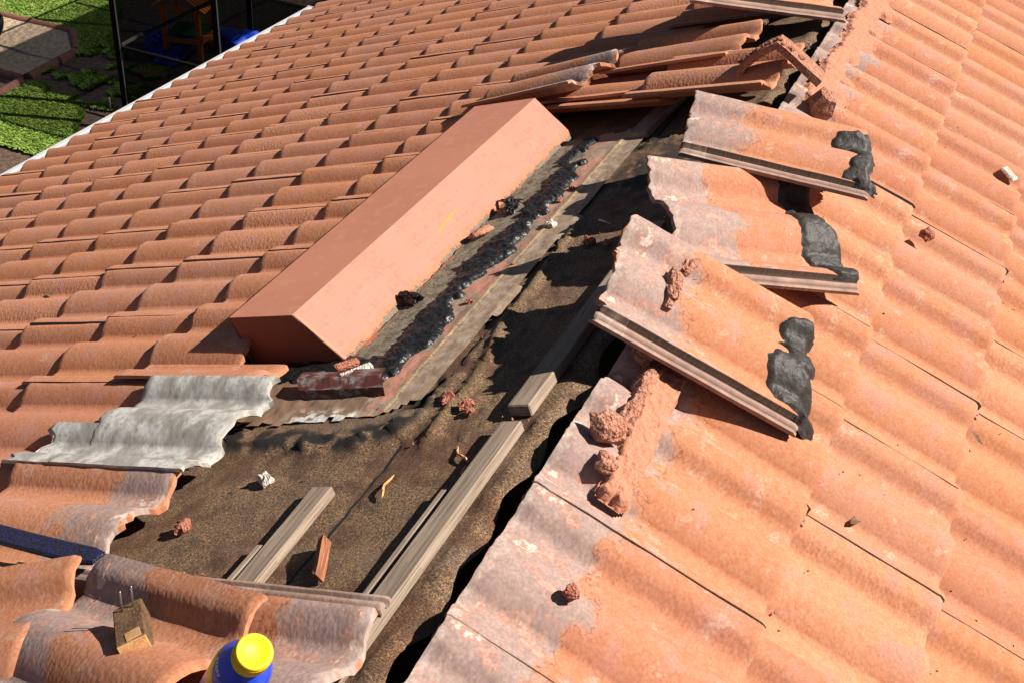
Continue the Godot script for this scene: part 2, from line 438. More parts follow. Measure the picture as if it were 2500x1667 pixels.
const FS0 := 0.32
const FS1 := 0.95
const FV0 := 1.58
const FV1 := 3.30
func flange_tex() -> ImageTexture:
	var w := 352
	var h := 960
	var n1 := nz(211, 0.012, w, h)
	var n2 := nz(213, 0.05, w, h)
	var n3 := nz(217, 0.25, w, h)
	var out := PackedByteArray(); out.resize(w * h * 3)
	for y in h:
		var v := FV0 + (y + 0.5) / h * (FV1 - FV0)
		for x in w:
			var i := y * w + x
			var s := FS0 + (x + 0.5) / w * (FS1 - FS0)
			var f1 := n1[i] / 255.0
			var f2 := n2[i] / 255.0
			var f3 := n3[i] / 255.0
			var wob := (f1 - 0.5) * 0.03 + (f2 - 0.5) * 0.02
			var metal := Vector3(0.47, 0.44, 0.39).lerp(Vector3(0.36, 0.32, 0.28), smooth(0.4, 0.7, f2))
			if f3 > 0.66: metal = metal.lerp(Vector3(0.74, 0.66, 0.45), 0.55)
			var pinkish := Vector3(0.78, 0.53, 0.44).lerp(Vector3(0.70, 0.52, 0.44), f1)
			var tan := Vector3(0.58, 0.485, 0.40).lerp(Vector3(0.64, 0.57, 0.50), smooth(0.4, 0.7, f2))
			var c := metal
			if v < 1.86 and s > 0.47:
				c = Vector3(0.56, 0.43, 0.34).lerp(Vector3(0.50, 0.40, 0.32), f1)
				c = c.lerp(Vector3(0.86, 0.85, 0.83), smooth(0.045, 0.01, absf(v - 1.648 - (s - 0.5) * 0.05)) * smooth(0.35, 0.55, f2) * smooth(0.44, 0.47, s) * smooth(0.68, 0.6, s))
			elif s + wob < 0.405: c = tan
			elif s + wob < 0.50: c = pinkish.lerp(tan, smooth(0.40, 0.62, f1 * 0.6 + f2 * 0.4))
			if absf(s - 0.402 + (f2 - 0.5) * 0.006) < 0.0035 and f3 > 0.35: c = Vector3(0.80, 0.70, 0.50)
			if s + wob > 0.622 and v > 1.87: c = Vector3(0.80, 0.45, 0.31)
			c *= (0.92 + 0.16 * f3) * 0.90
			out[i * 3] = int(clampf(c.x, 0, 1) * 255); out[i * 3 + 1] = int(clampf(c.y, 0, 1) * 255); out[i * 3 + 2] = int(clampf(c.z, 0, 1) * 255)
	return tex(out, w, h)

# loose mineral granules, dark and golden
func speckle_tex() -> ImageTexture:
	var w := 512
	var n1 := nz(231, 0.33, w, w, FastNoiseLite.TYPE_SIMPLEX_SMOOTH, 2)
	var n2 := nz(233, 0.02, w, w)
	var r2 := RandomNumberGenerator.new(); r2.seed = 5
	var out := PackedByteArray(); out.resize(w * w * 3)
	for i in w * w:
		var f := n1[i] / 255.0 * 0.6 + r2.randf() * 0.4
		var k := n2[i] / 255.0
		var c := Vector3(0.74, 0.72, 0.71)
		if f < 0.42: c = Vector3(0.42, 0.38, 0.36)
		elif f > 0.66 - 0.10 * k: c = Vector3(1.0, 0.97, 0.90)
		out[i * 3] = int(c.x * 255); out[i * 3 + 1] = int(c.y * 255); out[i * 3 + 2] = int(c.z * 255)
	return tex(out, w, w)

# the granulated felt: s from -0.1 to 1.3, v from 0.5 to 4.3
const GS0 := -0.1
const GS1 := 1.3
const GV0 := 0.5
const GV1 := 4.3
func torn_dist(s: float, v: float) -> float:
	var p := Vector2(s, v)
	var pts := [Vector2(0.90, 1.60), Vector2(0.844, 1.612), Vector2(0.71, 1.572), Vector2(0.60, 1.575), Vector2(0.483, 1.560), Vector2(0.40, 1.58), Vector2(0.344, 1.601), Vector2(0.33, 1.70), Vector2(0.335, 1.78)]
	var d := 9.0
	for k in pts.size() - 1: d = minf(d, seg_dist(p, pts[k], pts[k + 1]))
	p = Vector2(s, v)
	d = minf(d, seg_dist(p, Vector2(0.49, 3.02), Vector2(0.38, 3.05)))
	d = minf(d, seg_dist(p, Vector2(0.38, 3.05), Vector2(0.28, 3.08)))
	return minf(d, seg_dist(p, Vector2(0.28, 3.08), Vector2(0.16, 3.06)))

func wrinkle_s(v: float) -> float: return 0.243 + (v - 1.58) * 0.078 + 0.02 * fn.get_noise_2d(v * 2.2, 3.3)

func felt_tex() -> ImageTexture:
	var w := 640
	var h := 1600
	var n1 := nz(221, 0.006, w, h)
	var n2 := nz(223, 0.03, w, h)
	var n3 := nz(227, 0.40, w, h, FastNoiseLite.TYPE_SIMPLEX_SMOOTH, 2)
	var n4 := nz(229, 0.012, w / 4, h)
	var out := PackedByteArray(); out.resize(w * h * 3)
	for y in h:
		var v := GV0 + (y + 0.5) / h * (GV1 - GV0)
		var ws := wrinkle_s(v)
		for x in w:
			var i := y * w + x
			var s := GS0 + (x + 0.5) / w * (GS1 - GS0)
			var f1 := n1[i] / 255.0
			var f2 := n2[i] / 255.0
			var f3 := n3[i] / 255.0
			var f4 := n4[y * (w / 4) + x / 4] / 255.0
			var bare := smooth(0.48, 0.68, f1 * 0.6 + f2 * 0.4)
			var c := Vector3(0.585, 0.475, 0.37).lerp(Vector3(0.485, 0.335, 0.24), bare)
			c = c.lerp(Vector3(0.42, 0.335, 0.265), smooth(0.45, 0.75, f2) * 0.5)
			var g := 1.0 - 0.75 * bare
			if f3 > 0.62: c = c.lerp(Vector3(0.80, 0.70, 0.50), 0.7 * g * smooth(0.62, 0.80, f3))
			elif f3 < 0.40: c = c.lerp(Vector3(0.20, 0.15, 0.12), (0.2 + 0.5 * g) * smooth(0.40, 0.25, f3))
			c = c.lerp(Vector3(0.56, 0.49, 0.42), smooth(0.58, 0.80, f4) * 0.55)          # grey scuffing
			var d := absf(s - ws)
			if d < 0.015: c = c.lerp(Vector3(0.54, 0.47, 0.30), smooth(0.015, 0.0, d) * smooth(0.3, 0.6, f2) * 0.6)
			if v > 1.5 and v < 3.4 and s > 0.02 and s < 0.75:
				d = torn_dist(s, v)
				if d < 0.05: c = c.lerp(Vector3(0.11, 0.085, 0.065), smooth(0.05, 0.012, d) * smooth(0.32, 0.56, f2))
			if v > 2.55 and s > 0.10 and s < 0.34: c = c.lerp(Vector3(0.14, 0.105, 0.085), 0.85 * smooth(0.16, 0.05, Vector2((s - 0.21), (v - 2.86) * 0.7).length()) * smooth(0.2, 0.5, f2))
			if absf(s - 0.30) < 0.0032 and v < 1.56: c = Vector3(0.07, 0.055, 0.05)
			if v > 3.10 and absf(s - 0.30) < 0.004: c = Vector3(0.07, 0.055, 0.05)
			out[i * 3] = int(clampf(c.x, 0, 1) * 255); out[i * 3 + 1] = int(clampf(c.y, 0, 1) * 255); out[i * 3 + 2] = int(clampf(c.z, 0, 1) * 255)
	return tex(out, w, h)

# ------------------------------------------------------------------ the tile
func roll_height(b: float) -> float:
	if b > W: return 0.019
	if b < 0.03: return HUMP - 0.004 * pow(b / 0.03, 2)
	if b < 0.072: return (HUMP - 0.004) * (0.5 + 0.5 * cos(PI * (b - 0.03) / 0.042))
	if b < 0.105: return 0.0
	if b < 0.238: return HUMP * pow(sin(PI * clampf((b - 0.105) / 0.133, 0, 1)), 0.8)
	if b < 0.272: return 0.0
	return HUMP * pow(sin(PI * 0.5 * clampf((b - 0.272) / (W - 0.272), 0, 1)), 0.85)

func tile_profile() -> Array:
	var q := []
	for b in [0.0, 0.012, 0.025, 0.036, 0.046, 0.056, 0.066, 0.074, 0.09, 0.104, 0.109, 0.118, 0.130, 0.145, 0.160, 0.1715, 0.183, 0.198, 0.213, 0.225, 0.234, 0.239, 0.255, 0.271, 0.276, 0.285, 0.297, 0.310, 0.321]:
		q.append(Vector2(b, roll_height(b)))
	q += [Vector2(W - 0.0034, HUMP - 0.002), Vector2(W - 0.0024, 0.020), Vector2(W + 0.006, 0.019), Vector2(W + 0.008, 0.0235), Vector2(W + 0.016, 0.0235), Vector2(W + 0.018, 0.018), Vector2(W + 0.023, 0.018), Vector2(W + 0.025, 0.022), Vector2(W + FL, 0.020)]
	return q

# from a0 (head) to a1 (butt); rough ends are broken ones
func tile_mesh(a0 := 0.0, a1 := LT, sd := 1, rough0 := 0.0015, rough1 := 0.0015, b0 := 0.0, b1 := 1.0) -> ArrayMesh:
	var pr := []
	for q in tile_profile():
		if q.x >= b0 and q.x <= b1: pr.append(q)
	var st := stool()
	var secs := [0.0, 0.006, 0.08, 0.16, 0.24, 0.33, 0.42, 0.50, 0.58, 0.66, 0.74, 0.82, 0.90, 0.96, 0.985, 1.0]
	var top := []
	var bot := []
	var uvs := []
	for si in secs.size():
		var row := PackedVector3Array()
		var brow := PackedVector3Array()
		var ur := PackedVector2Array()
		for q in pr:
			var j0 := rough0 * fn.get_noise_2d(q.x * 60.0, sd * 9.1) * 2.0
			var j1 := rough1 * fn.get_noise_2d(q.x * 60.0, sd * 9.1 + 40.0) * 2.0
			var a: float = lerpf(a0 + j0, a1 + j1, secs[si])
			if si == secs.size() - 2: a = a1 + j1 - 0.009
			if si == 1: a = a0 + j0 + 0.005
			var edge := 0.0045 if si == secs.size() - 1 else (0.0025 if si == 0 else 0.0)
			var sag := 0.0012 * fn.get_noise_2d(a * 9.0, q.x * 14.0 + sd)
			var zz: float = q.x
			if q.x < 0.005 or (q.x > W - 0.006 and q.x < W): zz += 0.0016 * fn.get_noise_2d(a * 45.0, sd * 3.3 + q.x * 10.0)
			row.append(Vector3(a, q.y - edge + sag, zz)); ur.append(Vector2(q.x / 0.40, a / 0.48))
			brow.append(Vector3(a, q.y - (0.009 if q.x > W - 0.0030 or q.x < 0.034 else TK), zz))
		top.append(row); bot.append(brow); uvs.append(ur)
	var nb := pr.size()
	# outward = d/di x d/dj must be +y: i over b, j over a
	var tb := []
	var bb := []
	var ub := []
	for j in nb:
		var r := PackedVector3Array()
		var r2 := PackedVector3Array()
		var u := PackedVector2Array()
		for si in secs.size(): r.append(top[si][j]); r2.append(bot[si][j]); u.append(uvs[si][j])
		tb.append(r); bb.append(r2); ub.append(u)
	grid(st, tb, ub, 0)
	grid(st, bot, uvs, 1)
	st.set_smooth_group(-1)
	var e := secs.size() - 1
	for j in nb - 1:
		quad(st, top[e][j], top[e][j + 1], bot[e][j + 1], bot[e][j], uvs[e][j], uvs[e][j + 1], uvs[e][j + 1], uvs[e][j])
		quad(st, top[0][j + 1], top[0][j], bot[0][j], bot[0][j + 1], uvs[0][j + 1], uvs[0][j], uvs[0][j], uvs[0][j + 1])
	for si in e:
		quad(st, top[si][0], top[si + 1][0], bot[si + 1][0], bot[si][0], uvs[si][0], uvs[si + 1][0], uvs[si + 1][0], uvs[si][0])
		quad(st, top[si + 1][nb - 1], top[si][nb - 1], bot[si][nb - 1], bot[si + 1][nb - 1], uvs[si + 1][nb - 1], uvs[si][nb - 1], uvs[si][nb - 1], uvs[si + 1][nb - 1])
	return done(st)

# a smear of cement or tar that follows the tile's face; blobs are Vector3(a, b, radius)
func smear_mesh(blobs: Array, thick: float, sd: int, on_tile := true, step := 0.005, wild := 1.0) -> ArrayMesh:
	var lo := Vector2(9, 9)
	var hi := Vector2(-9, -9)
	for q in blobs:
		lo = lo.min(Vector2(q.x - q.z * 1.3, q.y - q.z * 1.3)); hi = hi.max(Vector2(q.x + q.z * 1.3, q.y + q.z * 1.3))
	var na := int((hi.x - lo.x) / step) + 1
	var nb := int((hi.y - lo.y) / step) + 1
	var pts := []
	var uvs := []
	var field := []
	for j in nb:
		var b := lo.y + j * step
		var row := PackedVector3Array()
		var ur := PackedVector2Array()
		var fr := PackedFloat32Array()
		for i in na:
			var a := lo.x + i * step
			var f := -1.0
			for q in blobs: f = maxf(f, 1.0 - Vector2(a - q.x, b - q.y).length() / q.z)
			f += 0.30 * fn.get_noise_2d(a * 11.0, b * 11.0 + sd * 7.7) + wild * 0.10 * fn.get_noise_2d(a * 40.0 + sd, b * 40.0)
			fr.append(f)
			var base := roll_height(clampf(b, 0, W + FL)) if on_tile else 0.0
			if on_tile and a > LT: base -= (a - LT) * 0.7
			var hgt := thick * smooth(-0.05, 0.30, f) * (0.75 + wild * (0.5 * fn.get_noise_2d(a * 14.0, b * 14.0 + sd) + 0.35 * absf(fn.get_noise_2d((a + b) * 42.0 + sd, (a - b) * 20.0)))) - 0.002
			row.append(Vector3(a, base + hgt, b)); ur.append(Vector2(a, b) * 5.0)
		pts.append(row); uvs.append(ur); field.append(fr)
	var st := stool()
	var keep := []
	for j in nb - 1:
		var kr := []
		for i in na - 1: kr.append(maxf(maxf(field[j][i], field[j + 1][i]), maxf(field[j][i + 1], field[j + 1][i + 1])) > -0.02)
		keep.append(kr)
	grid(st, pts, uvs, 0, keep)
	return done(st)

# ------------------------------------------------------------------ the house and its roof
func on_screen(p: Vector3, margin: float) -> bool:
	var d := p - Vector3(0.559, 1.316, 0)
	var x := Vector3(0.91303574, 0.0639034, -0.40284252).dot(d)
	var y := Vector3(-0.27963815, 0.81706954, -0.50418239).dot(d)
	var z := -Vector3(0.29693138, 0.57298668, 0.76388351).dot(d)
	if z < 0.2: return false
	return absf(x / z) < 0.4263 + margin and absf(y / z) < 0.2843 + margin

func slab(side: String, s0: float, s1: float, v0: float, v1: float, n0: float, n1: float) -> ArrayMesh:
	var f := Basis(sR, nR, Vector3(0, 0, 1)) if side == "R" else Basis(sL, nL, Vector3(0, 0, -1))
	var c := PR((s0 + s1) / 2, (v0 + v1) / 2, (n0 + n1) / 2) if side == "R" else PL((s0 + s1) / 2, (v0 + v1) / 2, (n0 + n1) / 2)
	return box_mesh(Vector3(s1 - s0, n1 - n0, v1 - v0), 0.002, Transform3D(f, c))

func felt_point(u: float, v: float, n: float) -> Vector3:
	return PL(0.025 + u, v, n) if u >= 0 else PR(0.025 - u, v, n)

func felt_edge(v: float) -> float:
	return -0.030 + 0.012 * sin(v * TAU / 0.23 + 1.1 * sin(v * 5.0)) + 0.012 * fn.get_noise_2d(v * 3.0, 8.8)

func felt_mesh() -> ArrayMesh:
	var st := stool()
	var pts := []
	var uvs := []
	var nj := 100
	var ni := 270
	for j in nj + 1:
		var row := PackedVector3Array()
		var ur := PackedVector2Array()
		for i in ni + 1:
			var v := 0.55 + 3.65 * i / ni
			var ue := felt_edge(v)
			var t := float(j) / nj
			var u := lerpf(ue, 1.25, t * (0.55 + 0.45 * t))
			var s := u + 0.025
			var n := DECK + 0.004 + 0.004 * fn.get_noise_2d(s * 4.0, v * 4.0) + 0.0015 * fn.get_noise_2d(s * 18.0, v * 18.0)
			var ws := wrinkle_s(v)
			var d := s - ws
			if v > 1.5 and v < 3.1:
				var k := smooth(1.5, 1.6, v) * smooth(3.1, 2.9, v)
				n += k * 0.011 * exp(-d * d / 0.00012) + (k * 0.005 if d > 0 else 0.0)
				n += k * 0.010 * absf(fn.get_noise_2d(s * 22.0, v * 9.0)) * exp(-d * d / 0.012)
				n += k * 0.006 * maxf(0, fn.get_noise_2d((s - v * 0.1) * 40.0, v * 6.0)) * exp(-pow(d + 0.05, 2) / 0.004)
			if v > 1.4 and v < 3.4 and s > 0.02 and s < 0.95:
				var td := torn_dist(s, v)
				if td < 0.08: n += (0.008 + 0.022 * maxf(0, fn.get_noise_2d(s * 15.0, v * 30.0))) * smooth(0.06, 0.0, td)
			n -= 0.004 * exp(-pow((s - 0.30) / 0.004, 2)) * smooth(1.60, 1.55, v)
			if s > FS0 - 0.005 and v > 1.66 and v < 3.16: n = minf(n, -0.055)
			n += (0.010 + 0.010 * fn.get_noise_2d(v * 7.0, 1.0)) * smooth(0.05, 0.0, u - ue)
			row.append(felt_point(u, v, n))
			ur.append(Vector2((s - GS0) / (GS1 - GS0), (v - GV0) / (GV1 - GV0)))
		pts.append(row); uvs.append(ur)
	feltgrid = true
	grid(st, pts, uvs, 0)
	feltgrid = false
	return done(st)

func build_house():
	var house := thing("tiled_house", "house with a terracotta S-tile roof, opened up along the ridge, white gutter at the eave", "house")
	obj("roof_deck", slab("L", 0.06, 3.72, -2.0, 9.0, -0.10, -0.066), M.deck, house)
	obj("roof_deck", slab("R", 0.12, 3.72, -2.0, 9.0, -0.10, -0.064), M.deck, house)
	var felt := obj("felt_underlayment", felt_mesh(), M.felt, house)
	tag(felt, "brown granulated roofing felt, bare and torn beside the ridge", "")
	# walls and gable ends, so that the inside stays dark
	for w in [[Vector3(0.15, 2.45, 11.0), Vector3(-3.05, -2.93, -3.5)], [Vector3(0.15, 2.45, 11.0), Vector3(3.05, -2.93, -3.5)], [Vector3(6.0, 2.45, 0.15), Vector3(0, -2.93, 1.9)], [Vector3(6.0, 2.45, 0.15), Vector3(0, -2.93, -8.9)]]:
		obj("wall", box_mesh(w[0], 0.01, Transform3D(Basis.IDENTITY, w[1])), M.stucco, house)
	for z in [1.9, -8.9]:
		var g := stool(); g.set_smooth_group(-1)
		for sg in [-1.0, 1.0]:
			var a := Vector3(-3.3, -1.70, z + 0.07 * sg); var b := Vector3(3.3, -1.70, z + 0.07 * sg); var c := Vector3(0, -0.10, z + 0.07 * sg)
			if sg > 0: tri(g, a, b, c)
			else: tri(g, a, c, b)
		obj("gable", done(g), M.stucco, house)
	obj("attic_floor", box_mesh(Vector3(6.2, 0.05, 10.8), 0.005, Transform3D(Basis.IDENTITY, Vector3(0, -1.72, -3.5))), M.stucco, house)
	# gutter: a trough whose inner side faces the roof, bounce light painted in
	var st := stool(); st.set_smooth_group(-1)
	var prof := [Vector2(-3.454, -1.52), Vector2(-3.454, -1.60), Vector2(-3.529, -1.60), Vector2(-3.559, -1.585), Vector2(-3.574, -1.55), Vector2(-3.578, -1.512), Vector2(-3.582, -1.512), Vector2(-3.580, -1.55), Vector2(-3.566, -1.592), Vector2(-3.534, -1.608), Vector2(-3.447, -1.608), Vector2(-3.447, -1.52)]
	for k in prof.size():
		var a: Vector2 = prof[k]
		var b: Vector2 = prof[(k + 1) % prof.size()]
		quad(st, Vector3(a.x, a.y, 1.0), Vector3(a.x, a.y, -6.58), Vector3(b.x, b.y, -6.58), Vector3(b.x, b.y, 1.0))
	var gut := obj("gutter", done(st), M.gutter_bounce, house)
	obj("gutter_lip", box_mesh(Vector3(0.034, 0.022, 7.58), 0.005, Transform3D(Basis.IDENTITY, Vector3(-3.600, -1.494, -2.79))), M.gutter, gut)
	obj("end_cap", box_mesh(Vector3(0.19, 0.13, 0.012), 0.003, Transform3D(Basis.IDENTITY, Vector3(-3.529, -1.548, -6.588))), M.gutter, gut)
	for z in [-4.05, -4.95, -5.85]:
		obj("gutter_strap", box_mesh(Vector3(0.14, 0.004, 0.022), 0.001, Transform3D(Basis(Vector3(0, 0, 1), -0.06), Vector3(-3.524, -1.500, z))), M.frame, gut)
	obj("fascia", box_mesh(Vector3(0.03, 0.17, 11.0), 0.003, Transform3D(Basis.IDENTITY, Vector3(-3.445, -1.60, -3.5))), M.fascia, house)
	# ---- tiles of the left slope
	var proto := tile_mesh(0, LT, 1)
	var protos := [proto, tile_mesh(0, LT, 2), tile_mesh(0, LT, 3), tile_mesh(0, LT, 4, 0.004, 0.0025)]
	var cols := []
	cols.append([-4, 0.365]); cols.append([-3, 0.70]); cols.append([-2, 1.045]); cols.append([-1, 1.38])
	for j in 19: cols.append([j, 1.718 + W * j])
	for i in 11:
		var butt := 0.53 + 0.3225 * i
		for cj in cols:
			var j: int = cj[0]
			var v: float = cj[1]
			if i == 0 and not (j == -3 or j >= 7): continue
			if i == 1 and not (j == -3 or j == -4 or j >= 5): continue
			if i == 2 and j == -1: continue
			var near := j < 0
			var s_head := butt - LT + rng.randf_range(-0.006, 0.006) - (0.035 if near else 0.0)
			if i == 0 and j == -3: s_head = 0.012
			if not (on_screen(PL(s_head + 0.2, v + 0.16), 0.10) or on_screen(PL(s_head + 0.43, v), 0.08) or on_screen(PL(s_head, v + 0.3), 0.08)): continue
			var xf := pose("L", s_head, -0.0115 + rng.randf_range(-0.0015, 0.002), v + rng.randf_range(-0.003, 0.003), rng.randf_range(-0.012, 0.012), -0.054 + rng.randf_range(-0.006, 0.006), rng.randf_range(-0.006, 0.006), Vector3(1, 1, 1.05 if near else 1.0))
			var m: Material = M.paint[rng.randi() % 6]
			if (i == 0 and j == -3) or (i == 2 and j == -2) or (i == 0 and j >= 7): m = M.head[abs(i + j) % 4]
			var t := obj("roof_tile", protos[rng.randi() % 4], m, house, xf)
			if i == 2 and j == 0:
				t.mesh = tile_mesh(0.155, LT, 8, 0.004, 0.002, 0.1035, 1.0)
				obj("roof_tile_strip", tile_mesh(0.02, LT, 8, 0.004, 0.002, 0.0, 0.1045), m, house, xf)
			if i == 2 and j == 4: t.mesh = tile_mesh(0.20, LT, 8)
			if i == 2 and j == -2: t.mesh = tile_mesh(0, LT, 9, 0.012, 0.002)
			if i == 0 and j == -3: t.mesh = tile_mesh(0, LT, 10, 0.003, 0.002)
	# ---- tiles of the right slope
	for k in 7:
		var butt := 0.515 + 0.29 * k
		for q in 20:
			var v := 1.415 + 0.3235 * (q - 4)
			if not (on_screen(PR(butt - 0.2, v - 0.16), 0.27) or on_screen(PR(butt, v), 0.12) or on_screen(PR(butt - 0.4, v - 0.3), 0.05) or on_screen(PR(butt - 0.44, v), 0.05)): continue
			var xf := pose("R", butt - LT + rng.randf_range(-0.005, 0.005), -0.0164 + rng.randf_range(-0.002, 0.0025), v + rng.randf_range(-0.002, 0.002), rng.randf_range(-0.010, 0.010), -0.082 + rng.randf_range(-0.006, 0.006), rng.randf_range(-0.005, 0.005))
			var m: Material = M.paint[rng.randi() % 6]
			if k == 0: m = M.head[rng.randi() % 4]
			obj("roof_tile", protos[rng.randi() % 4], m, house, xf)
	# ---- the bare sheet metal that was dressed over the tiles beside the vent
	var lxf := pose("L", 0.70, -0.006, 1.372, 0.0, -0.055, 0.0, Vector3(1, 1, 1.05))
	var lf := obj("lead_flashing", tile_mesh(-0.02, 0.345, 21, 0.012, 0.006, 0.0, W - 0.004), M.lead, house, lxf)
	obj("lead_flashing", tile_mesh(0.29, 0.47, 22, 0.0, 0.014, 0.0, 0.150), M.lead, house, lxf.translated_local(Vector3(0, -0.0016, 0)))
	tag(lf, "whitish grey sheet metal shaped over the rolls", "")
	# ---- what is left of the mortar along the ridge
	var far := []
	var v := 3.35
	while v < 5.4:
		far.append(Vector3(0.145 + 0.02 * fn.get_noise_2d(v * 4.0, 2.0), -v, 0.042 + 0.015 * fn.get_noise_2d(v * 6.0, 5.0)))
		if fn.get_noise_2d(v * 5.0, 9.0) > 0.05: far.append(Vector3(0.19, -v - 0.02, 0.036))
		v += 0.045
	var fr := Transform3D(Basis(sR, nR, Vector3(0, 0, 1)), PR(0, 0, 0.012))
	obj("ridge_mortar", smear_mesh(far, 0.026, 3, false, 0.006, 0.3), M.mortar, house, fr)
	var nearm := []
	v = 1.50
	while v < 1.98:
		nearm.append(Vector3(0.176 - 0.05 * (v - 1.6) + 0.006 * fn.get_noise_2d(v * 9.0, 2.5), -v, 0.022 + 0.005 * fn.get_noise_2d(v * 12.0, 5.5)))
		nearm.append(Vector3(0.200 - 0.05 * (v - 1.6), -v, 0.020))
		v += 0.018
	obj("ridge_mortar", smear_mesh(nearm, 0.030, 5, false, 0.004, 0.4), M.mortar, house, fr)
	var bare := []
	v = 1.66
	while v < 1.88:
		bare.append(Vector3(0.146 - 0.03 * (v - 1.66) + 0.006 * fn.get_noise_2d(v * 22.0, 6.5), -v, 0.018 + 0.010 * fn.get_noise_2d(v * 18.0, 1.5)))
		v += 0.015
	obj("ridge_mortar", smear_mesh(bare, 0.032, 6, false, 0.004, 1.3), M.raw, house, fr)

# ------------------------------------------------------------------ the vent
func build_vent():
	var vent := thing("roof_vent", "long salmon painted metal ridge vent with a crayon cross on its side", "roof vent")
	var fa := [Vector2(0.905, -0.045), Vector2(0.911, 0.089), Vector2(0.728, 0.0815), Vector2(0.627, -0.05)]
	var ba := [Vector2(0.912, -0.045), Vector2(0.924, 0.096), Vector2(0.708, 0.089), Vector2(0.615, -0.05)]
	var v0 := 1.88
	var v1 := 3.24
	# right face, slightly uneven sheet
	var st := stool()
	var pts := []
	var uvs := []
	for i in 41:                     # along the ridge
		var t := i / 40.0
		var row := PackedVector3Array()
		var ur := PackedVector2Array()
		for j in 9:                  # from the top edge down
			var k := j / 8.0
			var q: Vector2 = (fa[2] as Vector2).lerp(ba[2], t).lerp((fa[3] as Vector2).lerp(ba[3], t), k)
			var w := 0.0018 * fn.get_noise_2d(t * 5.0, k * 1.5) * sin(PI * k)
			row.append(PL(q.x - w * 0.8, lerpf(v0, v1, t), q.y + w * 0.6)); ur.append(Vector2(t, k))
		pts.append(row); uvs.append(ur)
	var tp := []
	var tu := []
	for j in 9:
		var r := PackedVector3Array()
		var u := PackedVector2Array()
		for i in 41: r.append(pts[i][j]); u.append(uvs[i][j])
		tp.append(r); tu.append(u)
	tp.reverse(); tu.reverse()
	grid(st, tp, tu, 0)
	obj("hood_side", done(st), M.hood, vent)
	st = stool(); st.set_smooth_group(-1)
	var A0 := PL(fa[1].x, v0, fa[1].y); var A1 := PL(ba[1].x, v1, ba[1].y)
	var B0 := PL(fa[2].x, v0, fa[2].y); var B1 := PL(ba[2].x, v1, ba[2].y)
	var C0 := PL(fa[3].x, v0, fa[3].y); var C1 := PL(ba[3].x, v1, ba[3].y)
	var D0 := PL(fa[0].x, v0, fa[0].y); var D1 := PL(ba[0].x, v1, ba[0].y)
	quad(st, A0, B0, B1, A1)
	quad(st, D0, A0, A1, D1)
	quad(st, B1, C1, D1, A1)
	obj("hood", done(st), M.hood_plain, vent)
	# front end: a plate with a torn lower edge, its shade put into the colour
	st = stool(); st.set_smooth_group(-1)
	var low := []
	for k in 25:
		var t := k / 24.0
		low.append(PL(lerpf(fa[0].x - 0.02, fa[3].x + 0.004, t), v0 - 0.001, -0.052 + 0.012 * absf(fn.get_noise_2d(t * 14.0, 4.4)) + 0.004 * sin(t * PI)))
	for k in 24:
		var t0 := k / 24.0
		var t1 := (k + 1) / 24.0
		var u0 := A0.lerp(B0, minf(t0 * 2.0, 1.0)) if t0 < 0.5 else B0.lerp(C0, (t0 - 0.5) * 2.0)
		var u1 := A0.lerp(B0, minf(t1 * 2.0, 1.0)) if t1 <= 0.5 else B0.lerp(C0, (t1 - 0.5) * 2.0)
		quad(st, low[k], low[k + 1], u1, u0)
	tag(obj("end_plate", done(st), M.hood_shade, vent), "front end with shade painted in as dark red, ragged lower edge", "")
	# folded seam along the front edge of the side
	var sd := (C0 - B0).normalized()
	var fnrm := (B1 - B0).cross(C0 - B0).normalized()
	if fnrm.dot(nL) < 0: fnrm = -fnrm
	obj("seam", box_mesh(Vector3((C0 - B0).length() - 0.004, 0.0022, 0.009), 0.0008, Transform3D(Basis(sd, fnrm, sd.cross(fnrm)), (B0 + C0) / 2 + fnrm * 0.001 + Vector3(0, 0, -0.0055))), M.hood_plain, vent)
	# flange
	st = stool()
	pts = []; uvs = []
	for i in 46:
		var row := PackedVector3Array()
		var ur := PackedVector2Array()
		for j in 121:
			var s := lerpf(FS0, FS1, i / 45.0)
			var v := lerpf(FV0, FV1, j / 120.0)
			var n := -0.046 + 0.002 * fn.get_noise_2d(s * 5.0, v * 5.0) + 0.004 * exp(-pow((s - 0.402) / 0.006, 2))
			if v < 1.80: n += 0.006 * fn.get_noise_2d(s * 12.0, v * 16.0) * smooth(1.80, 1.70, v)
			var se := FS0 + 0.008 + 0.005 * fn.get_noise_2d(v * 3.0, 6.0)
			if s < se: n -= minf(0.012, (se - s) * 0.9)
			row.append(PL(s, v, n)); ur.append(Vector2((s - FS0) / (FS1 - FS0), (v - FV0) / (FV1 - FV0)))
		pts.append(row); uvs.append(ur)
	var keep := []
	for i in 45:
		var kr := []
		for j in 120: kr.append(flange_there(lerpf(FS0, FS1, (i + 0.5) / 45.0), lerpf(FV0, FV1, (j + 0.5) / 120.0)))
		keep.append(kr)
	grid(st, pts, uvs, 0, keep)
	obj("flange", done(st), M.flange, vent)
	# bent front lip, half rusted
	st = stool()
	pts = []; uvs = []
	for k in 21:
		var t := k / 20.0
		var s := lerpf(0.66, 0.435, t)
		var w := 0.003 * fn.get_noise_2d(t * 9.0, 1.0)
		pts.append(PackedVector3Array([PL(s, 1.728 + w, -0.047), PL(s, 1.734 + w, -0.028), PL(s + 0.02, 1.765, -0.018 + w), PL(s + 0.03, 1.80, -0.020)]))
		uvs.append(PackedVector2Array([Vector2(t, 0), Vector2(t, 0.3), Vector2(t, 0.7), Vector2(t, 1)]))
	grid(st, pts, uvs, -1)
	obj("front_lip", done(st), trip(mat(mix_tex(83, 0.03, 128, 128, Vector3(0.34, 0.15, 0.12), Vector3(0.50, 0.45, 0.44), Vector3(0.22, 0.13, 0.12), 0.15, 2), 0.7), Vector3(9, 9, 9)), vent)
